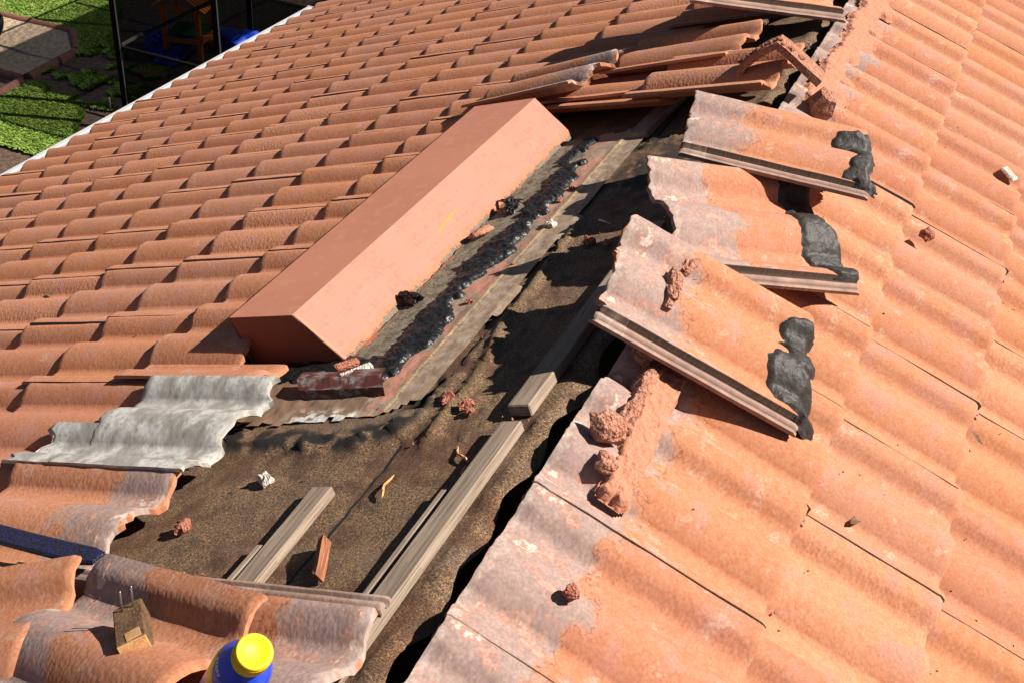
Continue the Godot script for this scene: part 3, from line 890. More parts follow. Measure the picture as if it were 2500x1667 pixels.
	# black cement under the front and the ribbon along the side
	var fr := Transform3D(Basis(sL, nL, Vector3(0, 0, -1)), PL(0, 0, -0.047))
	var under := []
	for k in 12: under.append(Vector3(0.50 + 0.035 * k, 1.85 + 0.01 * sin(k * 2.0), 0.05))
	obj("black_cement", smear_mesh(under, 0.012, 12, false, 0.007), M.tar, vent, fr)
	var rib := []
	var v := 1.80
	var q := 0
	while v < 3.16:
		var c := 0.496 + 0.016 * sin(v * 9.0) + 0.02 * fn.get_noise_2d(v * 5.0, 3.0)
		var r := 0.039 + 0.014 * sin(v * 16.0 + 1.0) + 0.012 * fn.get_noise_2d(v * 8.0, 7.0)
		if v > 2.95: r *= 0.75; c += 0.03
		rib.append(Vector3(c, v, r))
		if q % 3 == 0: rib.append(Vector3(c - 0.025, v + 0.02, r * 0.7))
		v += 0.038; q += 1
	var tar := obj("black_cement", smear_mesh(rib, 0.017, 14, false, 0.004), M.tar, vent, fr)
	tag(tar, "glossy wrinkled ribbon of black roof cement", "")
	for f in [[0.605, 2.15, 0.0, Vector3(0.036, 0.010, 0.013), 31, 0.4], [0.565, 2.66, 0.0, Vector3(0.026, 0.012, 0.016), 33, 0.9], [0.585, 2.70, 0.0, Vector3(0.04, 0.004, 0.007), 34, 0.3]]:
		obj("cement_fold", lump_mesh(f[3], f[4], 0.7, 12), M.tar, vent, pose("L", f[0], -0.028, f[1], f[5]))
	# crumbling bead of old sealant where the side meets the flange
	var path := []
	v = 2.0
	while v < 3.0:
		path.append(PL(0.622 + 0.006 * fn.get_noise_2d(v * 20.0, 1.0), v, -0.048 + 0.003 * fn.get_noise_2d(v * 30.0, 5.0)))
		v += 0.014
	st = stool(); st.set_smooth_group(-1)
	tube(st, path, 0.0042, 6, 0.9)
	obj("old_sealant", done(st), M.wood_dark, vent)

func flange_there(s: float, v: float) -> bool:
	if v < 1.62 + 0.03 * (0.85 - s) / 0.45 + 0.014 * fn.get_noise_2d(s * 16.0, 2.0): return false
	if s < 0.45 and v < 1.60 + (0.47 - s) * 0.9: return false
	if s < FS0 + 0.008 + 0.005 * fn.get_noise_2d(v * 3.0, 6.0): return false
	if v < 1.80 and s > 0.86: return false
	return v < 3.19 + 0.02 * fn.get_noise_2d(s * 11.0, 3.0)

# ------------------------------------------------------------------ timber
func batten(called: String, label: String, s0: float, v0: float, s1: float, v1: float, width: float, thick: float, material: Material, base := -0.054) -> MeshInstance3D:
	var a := PL(s0, v0, base + thick / 2)
	var b := PL(s1, v1, base + thick / 2)
	var x := (b - a).normalized()
	var y := (nL - x * nL.dot(x)).normalized()
	var st := stool()
	cbox(st, Transform3D.IDENTITY, Vector3((b - a).length(), thick, width), 0.0025)
	var o := obj(called, done(st), material, null, Transform3D(Basis(x, y, x.cross(y)), (a + b) / 2))
	if label: tag(o, label, "batten", "wooden battens on the bare roof")
	return o

func build_battens():
	batten("wooden_batten", "long weathered grey batten running along the ridge at the front, knots on top", 0.074, 0.80, 0.070, 1.60, 0.044, 0.022, M.wood)
	batten("wooden_batten", "short weathered batten in the middle of the ridge, half in the shade of the tiles", 0.076, 1.645, 0.066, 2.44, 0.048, 0.026, M.wood)
	batten("wooden_batten", "cracked brown batten with a broken end, left of the long ridge batten", 0.36, 1.00, 0.375, 1.40, 0.046, 0.020, M.wood_dark if false else M.wood)
	batten("wooden_batten", "pale batten end at the far side of the bare roof, under the loose tiles", 0.355, 3.12, 0.335, 3.44, 0.06, 0.024, M.wood)
	var sp := batten("wood_sliver", "", 0.402, 1.02, 0.404, 1.235, 0.014, 0.018, M.wood)
	tag(sp, "narrow sliver split off the cracked batten, lying along it", "wood splinter")
	sp = batten("wood_sliver", "", 0.115, 1.12, 0.112, 1.40, 0.013, 0.016, M.wood)
	tag(sp, "narrow strip of wood beside the long ridge batten", "wood splinter")
	# splinters
	var st := stool(); st.set_smooth_group(-1)
	var p := [Vector3(-0.055, 0, -0.007), Vector3(-0.02, 0.004, -0.013), Vector3(0.03, 0.002, -0.010), Vector3(0.056, 0, -0.004), Vector3(0.05, 0, 0.005), Vector3(-0.055, 0, 0.006)]
	for k in p.size():
		var a: Vector3 = p[k]
		var b: Vector3 = p[(k + 1) % p.size()]
		quad(st, b, a, a + Vector3(0.004, 0.014, 0), b + Vector3(0.004, 0.014, 0))
		if k > 0 and k < p.size() - 1:
			tri(st, p[0] + Vector3(0.004, 0.014, 0), b + Vector3(0.004, 0.014, 0), a + Vector3(0.004, 0.014, 0))
			tri(st, p[0], a, b)
	var stick := obj("wood_splinter", done(st), M.wood_splint, null, pose("L", 0.250, -0.050, 1.21, -2.05, 0.0, 0.25, Vector3(1.0, 1.6, 0.8)))
	tag(stick, "dark sharp splinter sticking up from the felt between the two front battens", "wood splinter")
	var chips := [[0.141, 1.517, 0.9, "pale curled wood shaving beside the front batten's shadow"], [0.102, 1.455, 1.15, "pale thin shaving on the shadow edge of the front batten"], [0.25, 1.42, 1.4, "small tan shaving on the felt in line with the seam"]]
	for c in chips:
		var path := []
		for k in 7: path.append(Vector3((k - 3) * 0.013, 0.004 + 0.004 * sin(k * 0.9), 0.006 * cos(k * 0.8)))
		var s2 := stool(); s2.set_smooth_group(-1)
		tube(s2, path, 0.0028, 5, 0.3)
		tag(obj("wood_shaving", done(s2), M.wood_fresh, null, pose("L", c[0], -0.052, c[1], c[2])), c[3], "wood splinter")

# ------------------------------------------------------------------ loose tiles
func loose(label: String, side: String, q: Array, material: Material, mesh: ArrayMesh, smears := [], sd := 0, scale := 1.0) -> Node3D:
	var o := thing("loose_roof_tile", label, "roof tile", pose(side, q[0], q[1], q[2], q[3], q[4], q[5], Vector3.ONE * scale), "loose tiles round the ridge")
	obj("tile_body", mesh, material, o)
	for k in smears.size():
		obj("roof_cement", smear_mesh(smears[k], 0.014, sd + k, true, 0.004, 0.6), M.tar_dry, o)
	return o

func build_loose_tiles():
	var whole := tile_mesh(0, LT, 31, 0.004, 0.003)
	loose("loose tile with grey bare head, topmost of the three laid side by side on the right slope", "R", [-0.1256, 0.022, 2.88, -0.19, -0.305, -0.082], M.head[0], whole, [[Vector3(0.41, 0.075, 0.052), Vector3(0.43, 0.12, 0.04)], [Vector3(0.43, 0.20, 0.028), Vector3(0.43, 0.25, 0.042), Vector3(0.435, 0.30, 0.03), Vector3(0.438, 0.165, 0.02)]], 61)
	loose("loose tile between two others, a wavy band of dark cement across it and an open roll end", "R", [-0.125, 0.062, 2.385, -0.738, -0.055, 0.03], M.head[3], tile_mesh(0, LT, 32, 0.008, 0.003), [[Vector3(0.40, 0.04, 0.05), Vector3(0.42, 0.09, 0.045), Vector3(0.40, 0.14, 0.05), Vector3(0.40, 0.19, 0.058), Vector3(0.41, 0.24, 0.06), Vector3(0.42, 0.29, 0.045)]], 65)
	var t3 := loose("nearest loose tile on the right slope, mortar lump on it and a dark cement patch at its lower end", "R", [-0.0712, 0.068, 2.1437, -0.1877, 0.022, 0.0267], M.head[1], tile_mesh(0, LT, 33, 0.010, 0.003), [[Vector3(0.425, 0.06, 0.040), Vector3(0.435, 0.11, 0.050), Vector3(0.435, 0.16, 0.034), Vector3(0.405, 0.205, 0.046), Vector3(0.44, 0.235, 0.052), Vector3(0.45, 0.28, 0.040), Vector3(0.462, 0.315, 0.026)]], 69)
	var lump := obj("mortar_lump", lump_mesh(Vector3(0.014, 0.018, 0.052), 71, 0.3, 10), M.raw, t3, Transform3D(Basis(Vector3.UP, 0.12), Vector3(0.125, 0.034, 0.165)))
	obj("mortar_lump", lump_mesh(Vector3(0.012, 0.012, 0.022), 73, 0.5, 8), M.raw, t3, Transform3D(Basis(Vector3.UP, -0.2), Vector3(0.140, 0.048, 0.095)))
	loose("loose tile lying across the ridge at the top of the picture, its grooved edge towards the hole", "R", [-0.567, -0.116, 4.096, -0.53, -0.243, 0.021], M.head[2], whole, [], 0, 1.2)
	loose("loose tile turned round, grey end left and a clean butt towards the ridge, beside the bottle", "L", [0.5557, 0.0409, 1.0652, 3.3746, -0.0623, -0.0157], M.head[1], tile_mesh(0, LT, 34, 0.003, 0.002))
	loose("loose tile in the lower left corner, its thick wavy end over the next tile", "L", [1.0116, 0.0503, 0.9378, 2.9093, -0.0219, 0.0579], M.paint[1], tile_mesh(0, LT, 35, 0.003, 0.002))
	loose("loose tile propped up behind the vent, grey broken head raised", "L", [0.6044, 0.078, 3.2772, 0.1646, 0.0803, 0.03], M.head[0], tile_mesh(0, LT, 36, 0.02, 0.002))
	loose("loose tile lowest beside the far end of the vent, over the dark hollow", "L", [0.3042, -0.0118, 3.2349, 0.1883, -0.0264, 0.0], M.paint[4], tile_mesh(0, LT, 37, 0.006, 0.003))
	loose("loose tile over the dark hollow, second from the vent, head end open", "L", [-0.0253, 0.0182, 3.1346, 0.1718, -0.0213, 0.0], M.paint[2], tile_mesh(0, LT, 38, 0.006, 0.003))
	loose("loose tile pushed up behind the bent ridge piece, pale broken head", "L", [0.1549, 0.030, 3.4538, 0.1025, 0.0025, 0.0], M.paint[0], tile_mesh(0, LT, 39, 0.01, 0.003))
	# ridge piece bent like a roof, seen from its end
	var st := stool(); st.set_smooth_group(-1)
	var sec := [Vector2(-0.095, 0.000), Vector2(-0.083, 0.040), Vector2(-0.050, 0.080), Vector2(-0.022, 0.106), Vector2(0.008, 0.126), Vector2(0.036, 0.114), Vector2(0.090, 0.080), Vector2(0.152, 0.042)]
	var outl := []
	for q in sec: outl.append(q)
	for k in sec.size():
		var i := sec.size() - 1 - k
		var t: Vector2 = (sec[min(i + 1, sec.size() - 1)] - sec[max(i - 1, 0)]).normalized()
		outl.append(sec[i] - Vector2(-t.y, t.x) * 0.020)
	var ns := 2
	var rings := []
	for z in ns:
		var r := PackedVector3Array()
		for q in outl:
			r.append(Vector3(q.x + 0.002 * fn.get_noise_2d(q.x * 50, z * 3.0), q.y + z * 0.004 + 0.003 * fn.get_noise_2d(q.y * 60, z * 5.0 + 2.0), -0.06 * z + (0.006 * fn.get_noise_2d(q.x * 40, q.y * 40) if z == 0 else 0.0)))
		rings.append(r)
	for z in ns - 1:
		for k in outl.size():
			var k2 := (k + 1) % outl.size()
			quad(st, rings[z][k], rings[z][k2], rings[z + 1][k2], rings[z + 1][k])
	var m := sec.size()
	for k in m - 1:
		var a := outl.size() - 1 - k
		quad(st, rings[0][k], rings[0][a], rings[0][a - 1], rings[0][k + 1])
		quad(st, rings[ns - 1][k + 1], rings[ns - 1][a - 1], rings[ns - 1][a], rings[ns - 1][k])
	var bent := thing("ridge_tile", "broken ridge tile bent like a small roof, standing across the ridge, crumbs on it", "ridge tile", Transform3D(Basis.IDENTITY, Vector3(0, 0.002, -3.27)))
	obj("tile_body", done(st), M.raw, bent)
	for k in 9:
		var i := 1 + int(k * 0.6)
		var q: Vector2 = sec[i].lerp(sec[i + 1], fmod(k * 0.6, 1.0))
		obj("mortar_crumb", lump_mesh(Vector3(0.009, 0.005, 0.010) * rng.randf_range(0.7, 1.2), 80 + k, 0.5, 5), M.wood_splint, bent, Transform3D(Basis(Vector3.UP, k * 1.3), Vector3(q.x, q.y + 0.003, -0.012 - 0.006 * (k % 3))))

# ------------------------------------------------------------------ rubble
func build_debris():
	# big mortar chunks that stayed at the edge of the right slope
	var big := [[0.120, 0.045, 1.605, Vector3(0.033, 0.022, 0.034), 91, "fist-sized lump of broken red mortar on the edge of the right slope"], [0.152, 0.034, 1.535, Vector3(0.020, 0.015, 0.022), 92, "small square mortar lump just below the fist-sized one"], [0.105, 0.035, 1.855, Vector3(0.022, 0.022, 0.028), 93, "dark red mortar lump under the nearest loose tile's grooved edge"], [0.165, 0.035, 3.30, Vector3(0.035, 0.040, 0.045), 94, "mortar lump holding up the right end of the bent ridge tile"]]
	for b in big:
		tag(obj("mortar_chunk", lump_mesh(b[3], b[4], 0.22, 4), M.raw, null, pose("R", b[0], b[1], b[2], b[4] * 0.7)), b[5], "mortar chunk")
	var bits := [[0.267, 1.703, 0.019, 1, "L", "larger red mortar crumb on the felt below the vent's front corner"], [0.211, 1.676, 0.016, 2, "L", "flat red mortar crumb on the felt, middle of three"], [0.191, 1.653, 0.011, 3, "L", "smallest of three red mortar crumbs on the felt, nearest the ridge batten"], [0.633, 1.286, 0.018, 4, "L", "round pink mortar crumb at the broken white edge of the left tile"], [0.428, 2.77, 0.009, 6, "L", "red crumb on the vent's flange near its far end"], [0.431, 2.690, 0.010, 7, "L", "orange crumb on the flange next to the tar, below the far red one"], [0.429, 2.124, 0.011, 8, "L", "red crumb on the flange beside the near half of the tar"], [0.23, 2.399, 0.017, 9, "L", "dark red chip in the shade of the loose tiles, left one"], [0.175, 2.376, 0.012, 10, "L", "dark red chip in the shade of the loose tiles, right one"], [0.40, 2.31, 0.006, 11, "L", "tiny red crumb on the lower flange line"]]
	for b in bits:
		tag(obj("mortar_crumb", lump_mesh(Vector3(b[2], b[2] * 0.6, b[2] * 0.8), 110 + b[3], 0.4, 6), M.chip, null, pose(b[4], b[0], -0.043, b[1], b[3] * 1.1)), b[5], "mortar crumb")
	tag(obj("mortar_crumb", lump_mesh(Vector3(0.014, 0.010, 0.013), 131, 0.5, 7), M.white_chip, null, pose("L", 0.545, -0.046, 1.437, 0.4)), "white crumpled mortar crumb on the felt between the grey flashing and the cracked batten", "mortar crumb")
	tag(obj("mortar_crumb", lump_mesh(Vector3(0.017, 0.010, 0.013), 132, 0.5, 6), M.white_chip, null, pose("L", 0.393, -0.042, 2.531, 0.4)), "white speckled crumb on the edge of the flange", "mortar crumb")
	var shard := obj("tile_shard", box_mesh(Vector3(0.075, 0.012, 0.02), 0.003), M.white_chip, null, pose("L", 0.545, -0.026, 1.80, 2.2, 0.1, 0.2))
	tag(shard, "white sided sliver of tile in the tar at the vent's near corner", "tile shard")
	tag(obj("tile_shard", box_mesh(Vector3(0.06, 0.014, 0.018), 0.003), M.chip, null, pose("L", 0.585, -0.022, 1.825, 2.0, 0.25, 0.5)), "dark red sliver of tile leaning at the vent's near corner", "tile shard")
	tag(obj("tile_shard", lump_mesh(Vector3(0.034, 0.008, 0.016), 141, 0.25, 8, false), M.mortar, null, pose("L", 0.583, -0.030, 2.507, 2.1)), "rounded orange tile chip lying on the tar beside the vent", "tile shard")
	var foil := obj("metal_clip", box_mesh(Vector3(0.03, 0.004, 0.02), 0.001), M.foil, null, pose("L", 0.221, -0.035, 2.49, 0.6, 0.0, 0.7))
	tag(foil, "small bent piece of shiny metal on the felt near the middle tile", "metal clip")
	# crumbs on the right slope
	var onR := [[0.567, 2.956, 0.017, "round brown crumb on the right slope beside the middle loose tile's tar"], [0.204, 1.239, 0.012, "red lump on the right slope near the bottom of the picture"], [0.70, 2.339, 0.012, "small dark red crumb on the right slope below the nearest loose tile"]]
	var k := 0
	for b in onR:
		tag(obj("mortar_crumb", lump_mesh(Vector3(b[2], b[2] * 0.8, b[2]), 150 + k, 0.35, 7), M.chip, null, pose("R", b[0], 0.047 if k < 2 else 0.012, b[1], 0.3)), b[3], "mortar crumb"); k += 1
	tag(obj("tile_shard", box_mesh(Vector3(0.055, 0.012, 0.028), 0.004), M.white_chip, null, pose("R", 0.754, 0.045, 3.62, 0.5, 0.05, 0.3)), "whitish flake of tile near the right edge of the picture", "tile shard")
	# dead leaves and specks on both slopes
	var leaf := stool()
	leaf.set_smooth_group(0)
	var pl := [Vector3(-0.02, 0.0, 0), Vector3(-0.008, 0.004, 0.007), Vector3(0.01, 0.003, 0.006), Vector3(0.022, 0.006, 0), Vector3(0.01, 0.003, -0.006), Vector3(-0.008, 0.004, -0.007)]
	for i in range(1, 5): tri(leaf, pl[0], pl[i], pl[i + 1])
	var lm := done(leaf)
	for b in [["L", 2.02, 2.31, 0.01, 0.3, "dry curled leaf on the left slope above the vent's shadow"], ["L", 1.72, 1.66, 0.012, 1.8, "dry leaf in a valley of the left slope near the grey flashing"], ["L", 2.30, 2.12, 0.012, 0.2, "pale leaf stalk in a valley far left"], ["R", 0.823, 2.309, 0.02, 0.8, "dark pointed leaf near the right edge of the right slope"], ["R", 0.615, 1.83, 0.012, 2.0, "tiny dark leaf scrap low on the right slope"]]:
		tag(obj("dry_leaf", lm, M.leaf if b[0] == "L" else M.wood_dark, null, pose(b[0], b[1], b[3], b[2], b[4])), b[5], "leaf")
	# small grit scattered over both slopes: nobody could count it
	var st := stool(); st.set_smooth_group(-1)
	for n in 300:
		var side := "R" if n % 3 else "L"
		var s := rng.randf_range(0.25, 1.2) if side == "R" else rng.randf_range(1.25, 3.0)
		var vv := rng.randf_range(0.7, 4.2) if side == "R" else rng.randf_range(1.2, 4.6)
		var r := rng.randf_range(0.0008, 0.0022)
		var b := fposmod((1.415 - vv) if side == "R" else (vv - 1.718), W)
		var hgt := 0.007 + roll_height(b)
		var pp := PR(s, vv, hgt) if side == "R" else PL(s, vv, hgt)
		cbox(st, Transform3D(Basis(Vector3(rng.randf(), rng.randf(), rng.randf() + 0.1).normalized(), rng.randf() * 6.0), pp), Vector3(r * 2.2, r, r * 1.4), r * 0.2)
	tag(obj("grit", done(st), M.wood_dark), "dark specks of grit scattered over the roof tiles", "grit", "", "stuff")
	var st2 := stool(); st2.set_smooth_group(-1)
	for n in 110:
		var s := rng.randf_range(0.02, 0.62)
		var vv := rng.randf_range(0.9, 3.1)
		var r := rng.randf_range(0.001, 0.0032)
		var pp := PL(s, vv, -0.046)
		cbox(st2, Transform3D(Basis(Vector3(rng.randf(), rng.randf(), rng.randf() + 0.1).normalized(), rng.randf() * 6.0), pp), Vector3(r * 2.0, r, r * 1.3), r * 0.2)
	tag(obj("rubble_grit", done(st2), M.chip), "fine red rubble scattered over the bare felt and the flange", "grit", "", "stuff")

# ------------------------------------------------------------------ bottle, block, flat bar
func build_small_things():
	var top := Vector3(-0.027, 0.205, -0.763)
	var down := Vector3(-0.42, -0.85, -0.20).normalized()
	var y := -down
	var x := Vector3(0, 0, -1).cross(y).normalized() * -1.0
	x = (Vector3(1, 0, 0) - y * y.x).normalized()
	var z := x.cross(y)
	var base := top + down * 0.205
	var bottle := thing("drink_bottle", "blue sports drink bottle with a yellow cap, standing at the bottom of the picture", "bottle", Transform3D(Basis(x, y, z), base))
	var st := stool()
	lathe(st, [Vector2(0.0, 0), Vector2(0.030, 0.001), Vector2(0.036, 0.008), Vector2(0.0365, 0.05), Vector2(0.0365, 0.11), Vector2(0.0362, 0.125), Vector2(0.035, 0.138), Vector2(0.031, 0.150), Vector2(0.0245, 0.161), Vector2(0.0205, 0.167)], Transform3D.IDENTITY, 48)
	obj("label_sleeve", done(st), M.bottle, bottle)
	st = stool()
	lathe(st, [Vector2(0.0208, 0.164), Vector2(0.0195, 0.172), Vector2(0.0195, 0.182), Vector2(0.0, 0.183)], Transform3D.IDENTITY, 40)
	obj("neck", done(st), M.clear, bottle)
	st = stool()
	lathe(st, [Vector2(0.0195, 0.1745), Vector2(0.0222, 0.1748), Vector2(0.0226, 0.1765), Vector2(0.0222, 0.1785), Vector2(0.0213, 0.1790), Vector2(0.0222, 0.1795), Vector2(0.0225, 0.182), Vector2(0.0225, 0.200), Vector2(0.0218, 0.2030), Vector2(0.0205, 0.2045), Vector2(0.0175, 0.2046), Vector2(0.0170, 0.2040), Vector2(0.0, 0.2038)], Transform3D.IDENTITY, 64)
	var cap := obj("cap", done(st), M.cap, bottle)
	st = stool(); st.set_smooth_group(-1)
	for k in 72:
		var a := TAU * k / 72.0
		cbox(st, Transform3D(Basis(Vector3.UP, -a), Vector3(cos(a) * 0.0226, 0.190, sin(a) * 0.0226)), Vector3(0.0016, 0.017, 0.0010), 0.0003)
	obj("cap_ribs", done(st), M.cap, cap)
	# yellow swoosh on the sleeve and white lettering, bent round the bottle
	st = stool()
	var pts := []
	var uvs := []
	for k in 25:
		var a := lerpf(2.5, 4.5, k / 24.0)
		var mid := 0.128 - 0.030 * (k / 24.0)
		var hw := 0.026 * sin(PI * k / 24.0) + 0.001
		var row := PackedVector3Array()
		var ur := PackedVector2Array()
		for j in 7:
			var yy := mid + hw * (j / 3.0 - 1.0)
			var rr := sleeve_radius(yy) + 0.0004
			row.append(Vector3(rr * cos(a), yy, -rr * sin(a))); ur.append(Vector2(k / 24.0, j / 6.0))
		pts.append(row); uvs.append(ur)
	grid(st, pts, uvs, 0)
	obj("label_swoosh", done(st), M.yellow, bottle)
	obj("lettering", bent_text("BERRY", 0.010, 5.15, 0.1400), M.letter, bottle)
	obj("lettering", bent_text("BERRY", 0.006, 3.75, 0.1445), M.letter, bottle)

	# wooden block with two nails through its end
	var xf := pose("L", 0.322, 0.086, 0.884, 0.0, 0.0, 0.0)
	var ctr := PL(0.320, 0.885, 0.090)
	var bx := (PL(0.281, 0.845, 0.090) - PL(0.359, 0.921, 0.090)).normalized()
	var by := (nL - bx * nL.dot(bx)).normalized()
	var block := thing("wood_block", "small dark wood offcut with two shiny nails in its end, lower left", "wood block", Transform3D(Basis(bx, by, bx.cross(by)), ctr))
	obj("wood", box_mesh(Vector3(0.100, 0.034, 0.044), 0.002), M.wood_dark, block)
	obj("sawn_end", box_mesh(Vector3(0.004, 0.032, 0.042), 0.001, Transform3D(Basis.IDENTITY, Vector3(0.0515, 0, 0))), M.sawn, block)
	obj("bare_patch", box_mesh(Vector3(0.022, 0.002, 0.022), 0.0006, Transform3D(Basis(Vector3.UP, 0.1), Vector3(0.038, 0.0172, -0.004))), M.sawn, block)
	for k in 2:
		st = stool()
		lathe(st, [Vector2(0.0, 0), Vector2(0.0014, 0), Vector2(0.0014, 0.040), Vector2(0.0, 0.0405)], Transform3D(Basis(block.basis.inverse() * Vector3(1, 0, 0), block.basis.inverse() * Vector3(-0.05, 1, -0.12 + 0.03 * k).normalized(), block.basis.inverse() * Vector3(0, 0, 1)), Vector3(-0.035, 0.014, -0.008 + 0.016 * k)), 10)
		obj("nail", done(st), M.steel, block)

	# flat pry bar
	st = stool()
	pts = []; uvs = []
	var path := []
	for k in 13:
		var t := k / 12.0
		path.append([PL(lerpf(0.98, 0.60, t), lerpf(1.135, 1.078, t), 0.052 + 0.012 * pow(1.0 - t, 2))])
	var cdir := Vector3(0, 0, 1)
	for k in 13:
		var c: Vector3 = path[k][0]
		var t: Vector3 = (path[min(k + 1, 12)][0] - path[max(k - 1, 0)][0]).normalized()
		var side := t.cross(nL).normalized()
		var up := side.cross(t)
		var hw := 0.021 - (0.006 if k == 12 else 0.0)
		pts.append(PackedVector3Array([c - side * hw + up * 0.002, c - side * hw * 0.8 + up * 0.005, c + side * hw * 0.8 + up * 0.005, c + side * hw + up * 0.002, c + side * hw - up * 0.003, c - side * hw - up * 0.003, c - side * hw + up * 0.002]))
		uvs.append(PackedVector2Array([Vector2(0, k), Vector2(0.1, k), Vector2(0.4, k), Vector2(0.5, k), Vector2(0.6, k), Vector2(0.9, k), Vector2(1, k)]))
	grid(st, pts, uvs, -1)
	quad(st, pts[12][1], pts[12][5], pts[12][4], pts[12][2])
	tag(obj("pry_bar", done(st), M.bar), "worn blue and black flat pry bar lying on the tiles, tucked under a loose tile", "pry bar")

func sleeve_radius(y: float) -> float:
	var q := [Vector2(0.036, 0.008), Vector2(0.0365, 0.05), Vector2(0.0365, 0.11), Vector2(0.0362, 0.125), Vector2(0.035, 0.138), Vector2(0.031, 0.150), Vector2(0.0245, 0.161)]
	for k in q.size() - 1:
		if y <= q[k + 1].y: return lerpf(q[k].x, q[k + 1].x, clampf((y - q[k].y) / (q[k + 1].y - q[k].y), 0, 1))
	return 0.0245

func bent_text(txt: String, height: float, a0: float, y0: float) -> ArrayMesh:
	var tm := TextMesh.new()
	var f := SystemFont.new(); f.font_names = PackedStringArray(["Droid Sans"]); f.font_weight = 700
	tm.font = f; tm.text = txt; tm.font_size = 64; tm.pixel_size = height / 48.0; tm.depth = 0.0006; tm.curve_step = 2.0
	var arr := tm.get_mesh_arrays() if tm.get_surface_count() == 0 else tm.surface_get_arrays(0)
	var vs: PackedVector3Array = arr[Mesh.ARRAY_VERTEX]
	var ix: PackedInt32Array = arr[Mesh.ARRAY_INDEX] if arr[Mesh.ARRAY_INDEX] != null else PackedInt32Array(range(vs.size()))
	var st := stool(); st.set_smooth_group(-1)
	for k in range(0, ix.size(), 3):
		for i in 3:
			var p := vs[ix[k + i]]
			var yy := y0 + p.y
			var r := sleeve_radius(yy) + 0.0006 + p.z
			var a := a0 + p.x / sleeve_radius(yy)
			vert(st, Vector3(r * cos(a), yy, -r * sin(a)), Vector2.ZERO)
	return done(st)

# ------------------------------------------------------------------ the yard
const GY := -4.15
func log_mesh(length: float, r: float) -> ArrayMesh:
	var st := stool()
	var pts := []
	var uvs := []
	for i in 2:
		var row := PackedVector3Array()
		var ur := PackedVector2Array()
		for k in 13:
			var a := PI * k / 12.0
			row.append(Vector3((i - 0.5) * length, r * sin(a) * 1.3, r * cos(a))); ur.append(Vector2(i, k / 12.0))
		pts.append(row); uvs.append(ur)
	grid(st, pts, uvs, 0)
	st.set_smooth_group(-1)
	for i in 2:
		for k in 12:
			if i == 0: tri(st, Vector3(-0.5 * length, 0, 0), pts[0][k], pts[0][k + 1])
			else: tri(st, Vector3(0.5 * length, 0, 0), pts[1][k + 1], pts[1][k])
	return done(st)

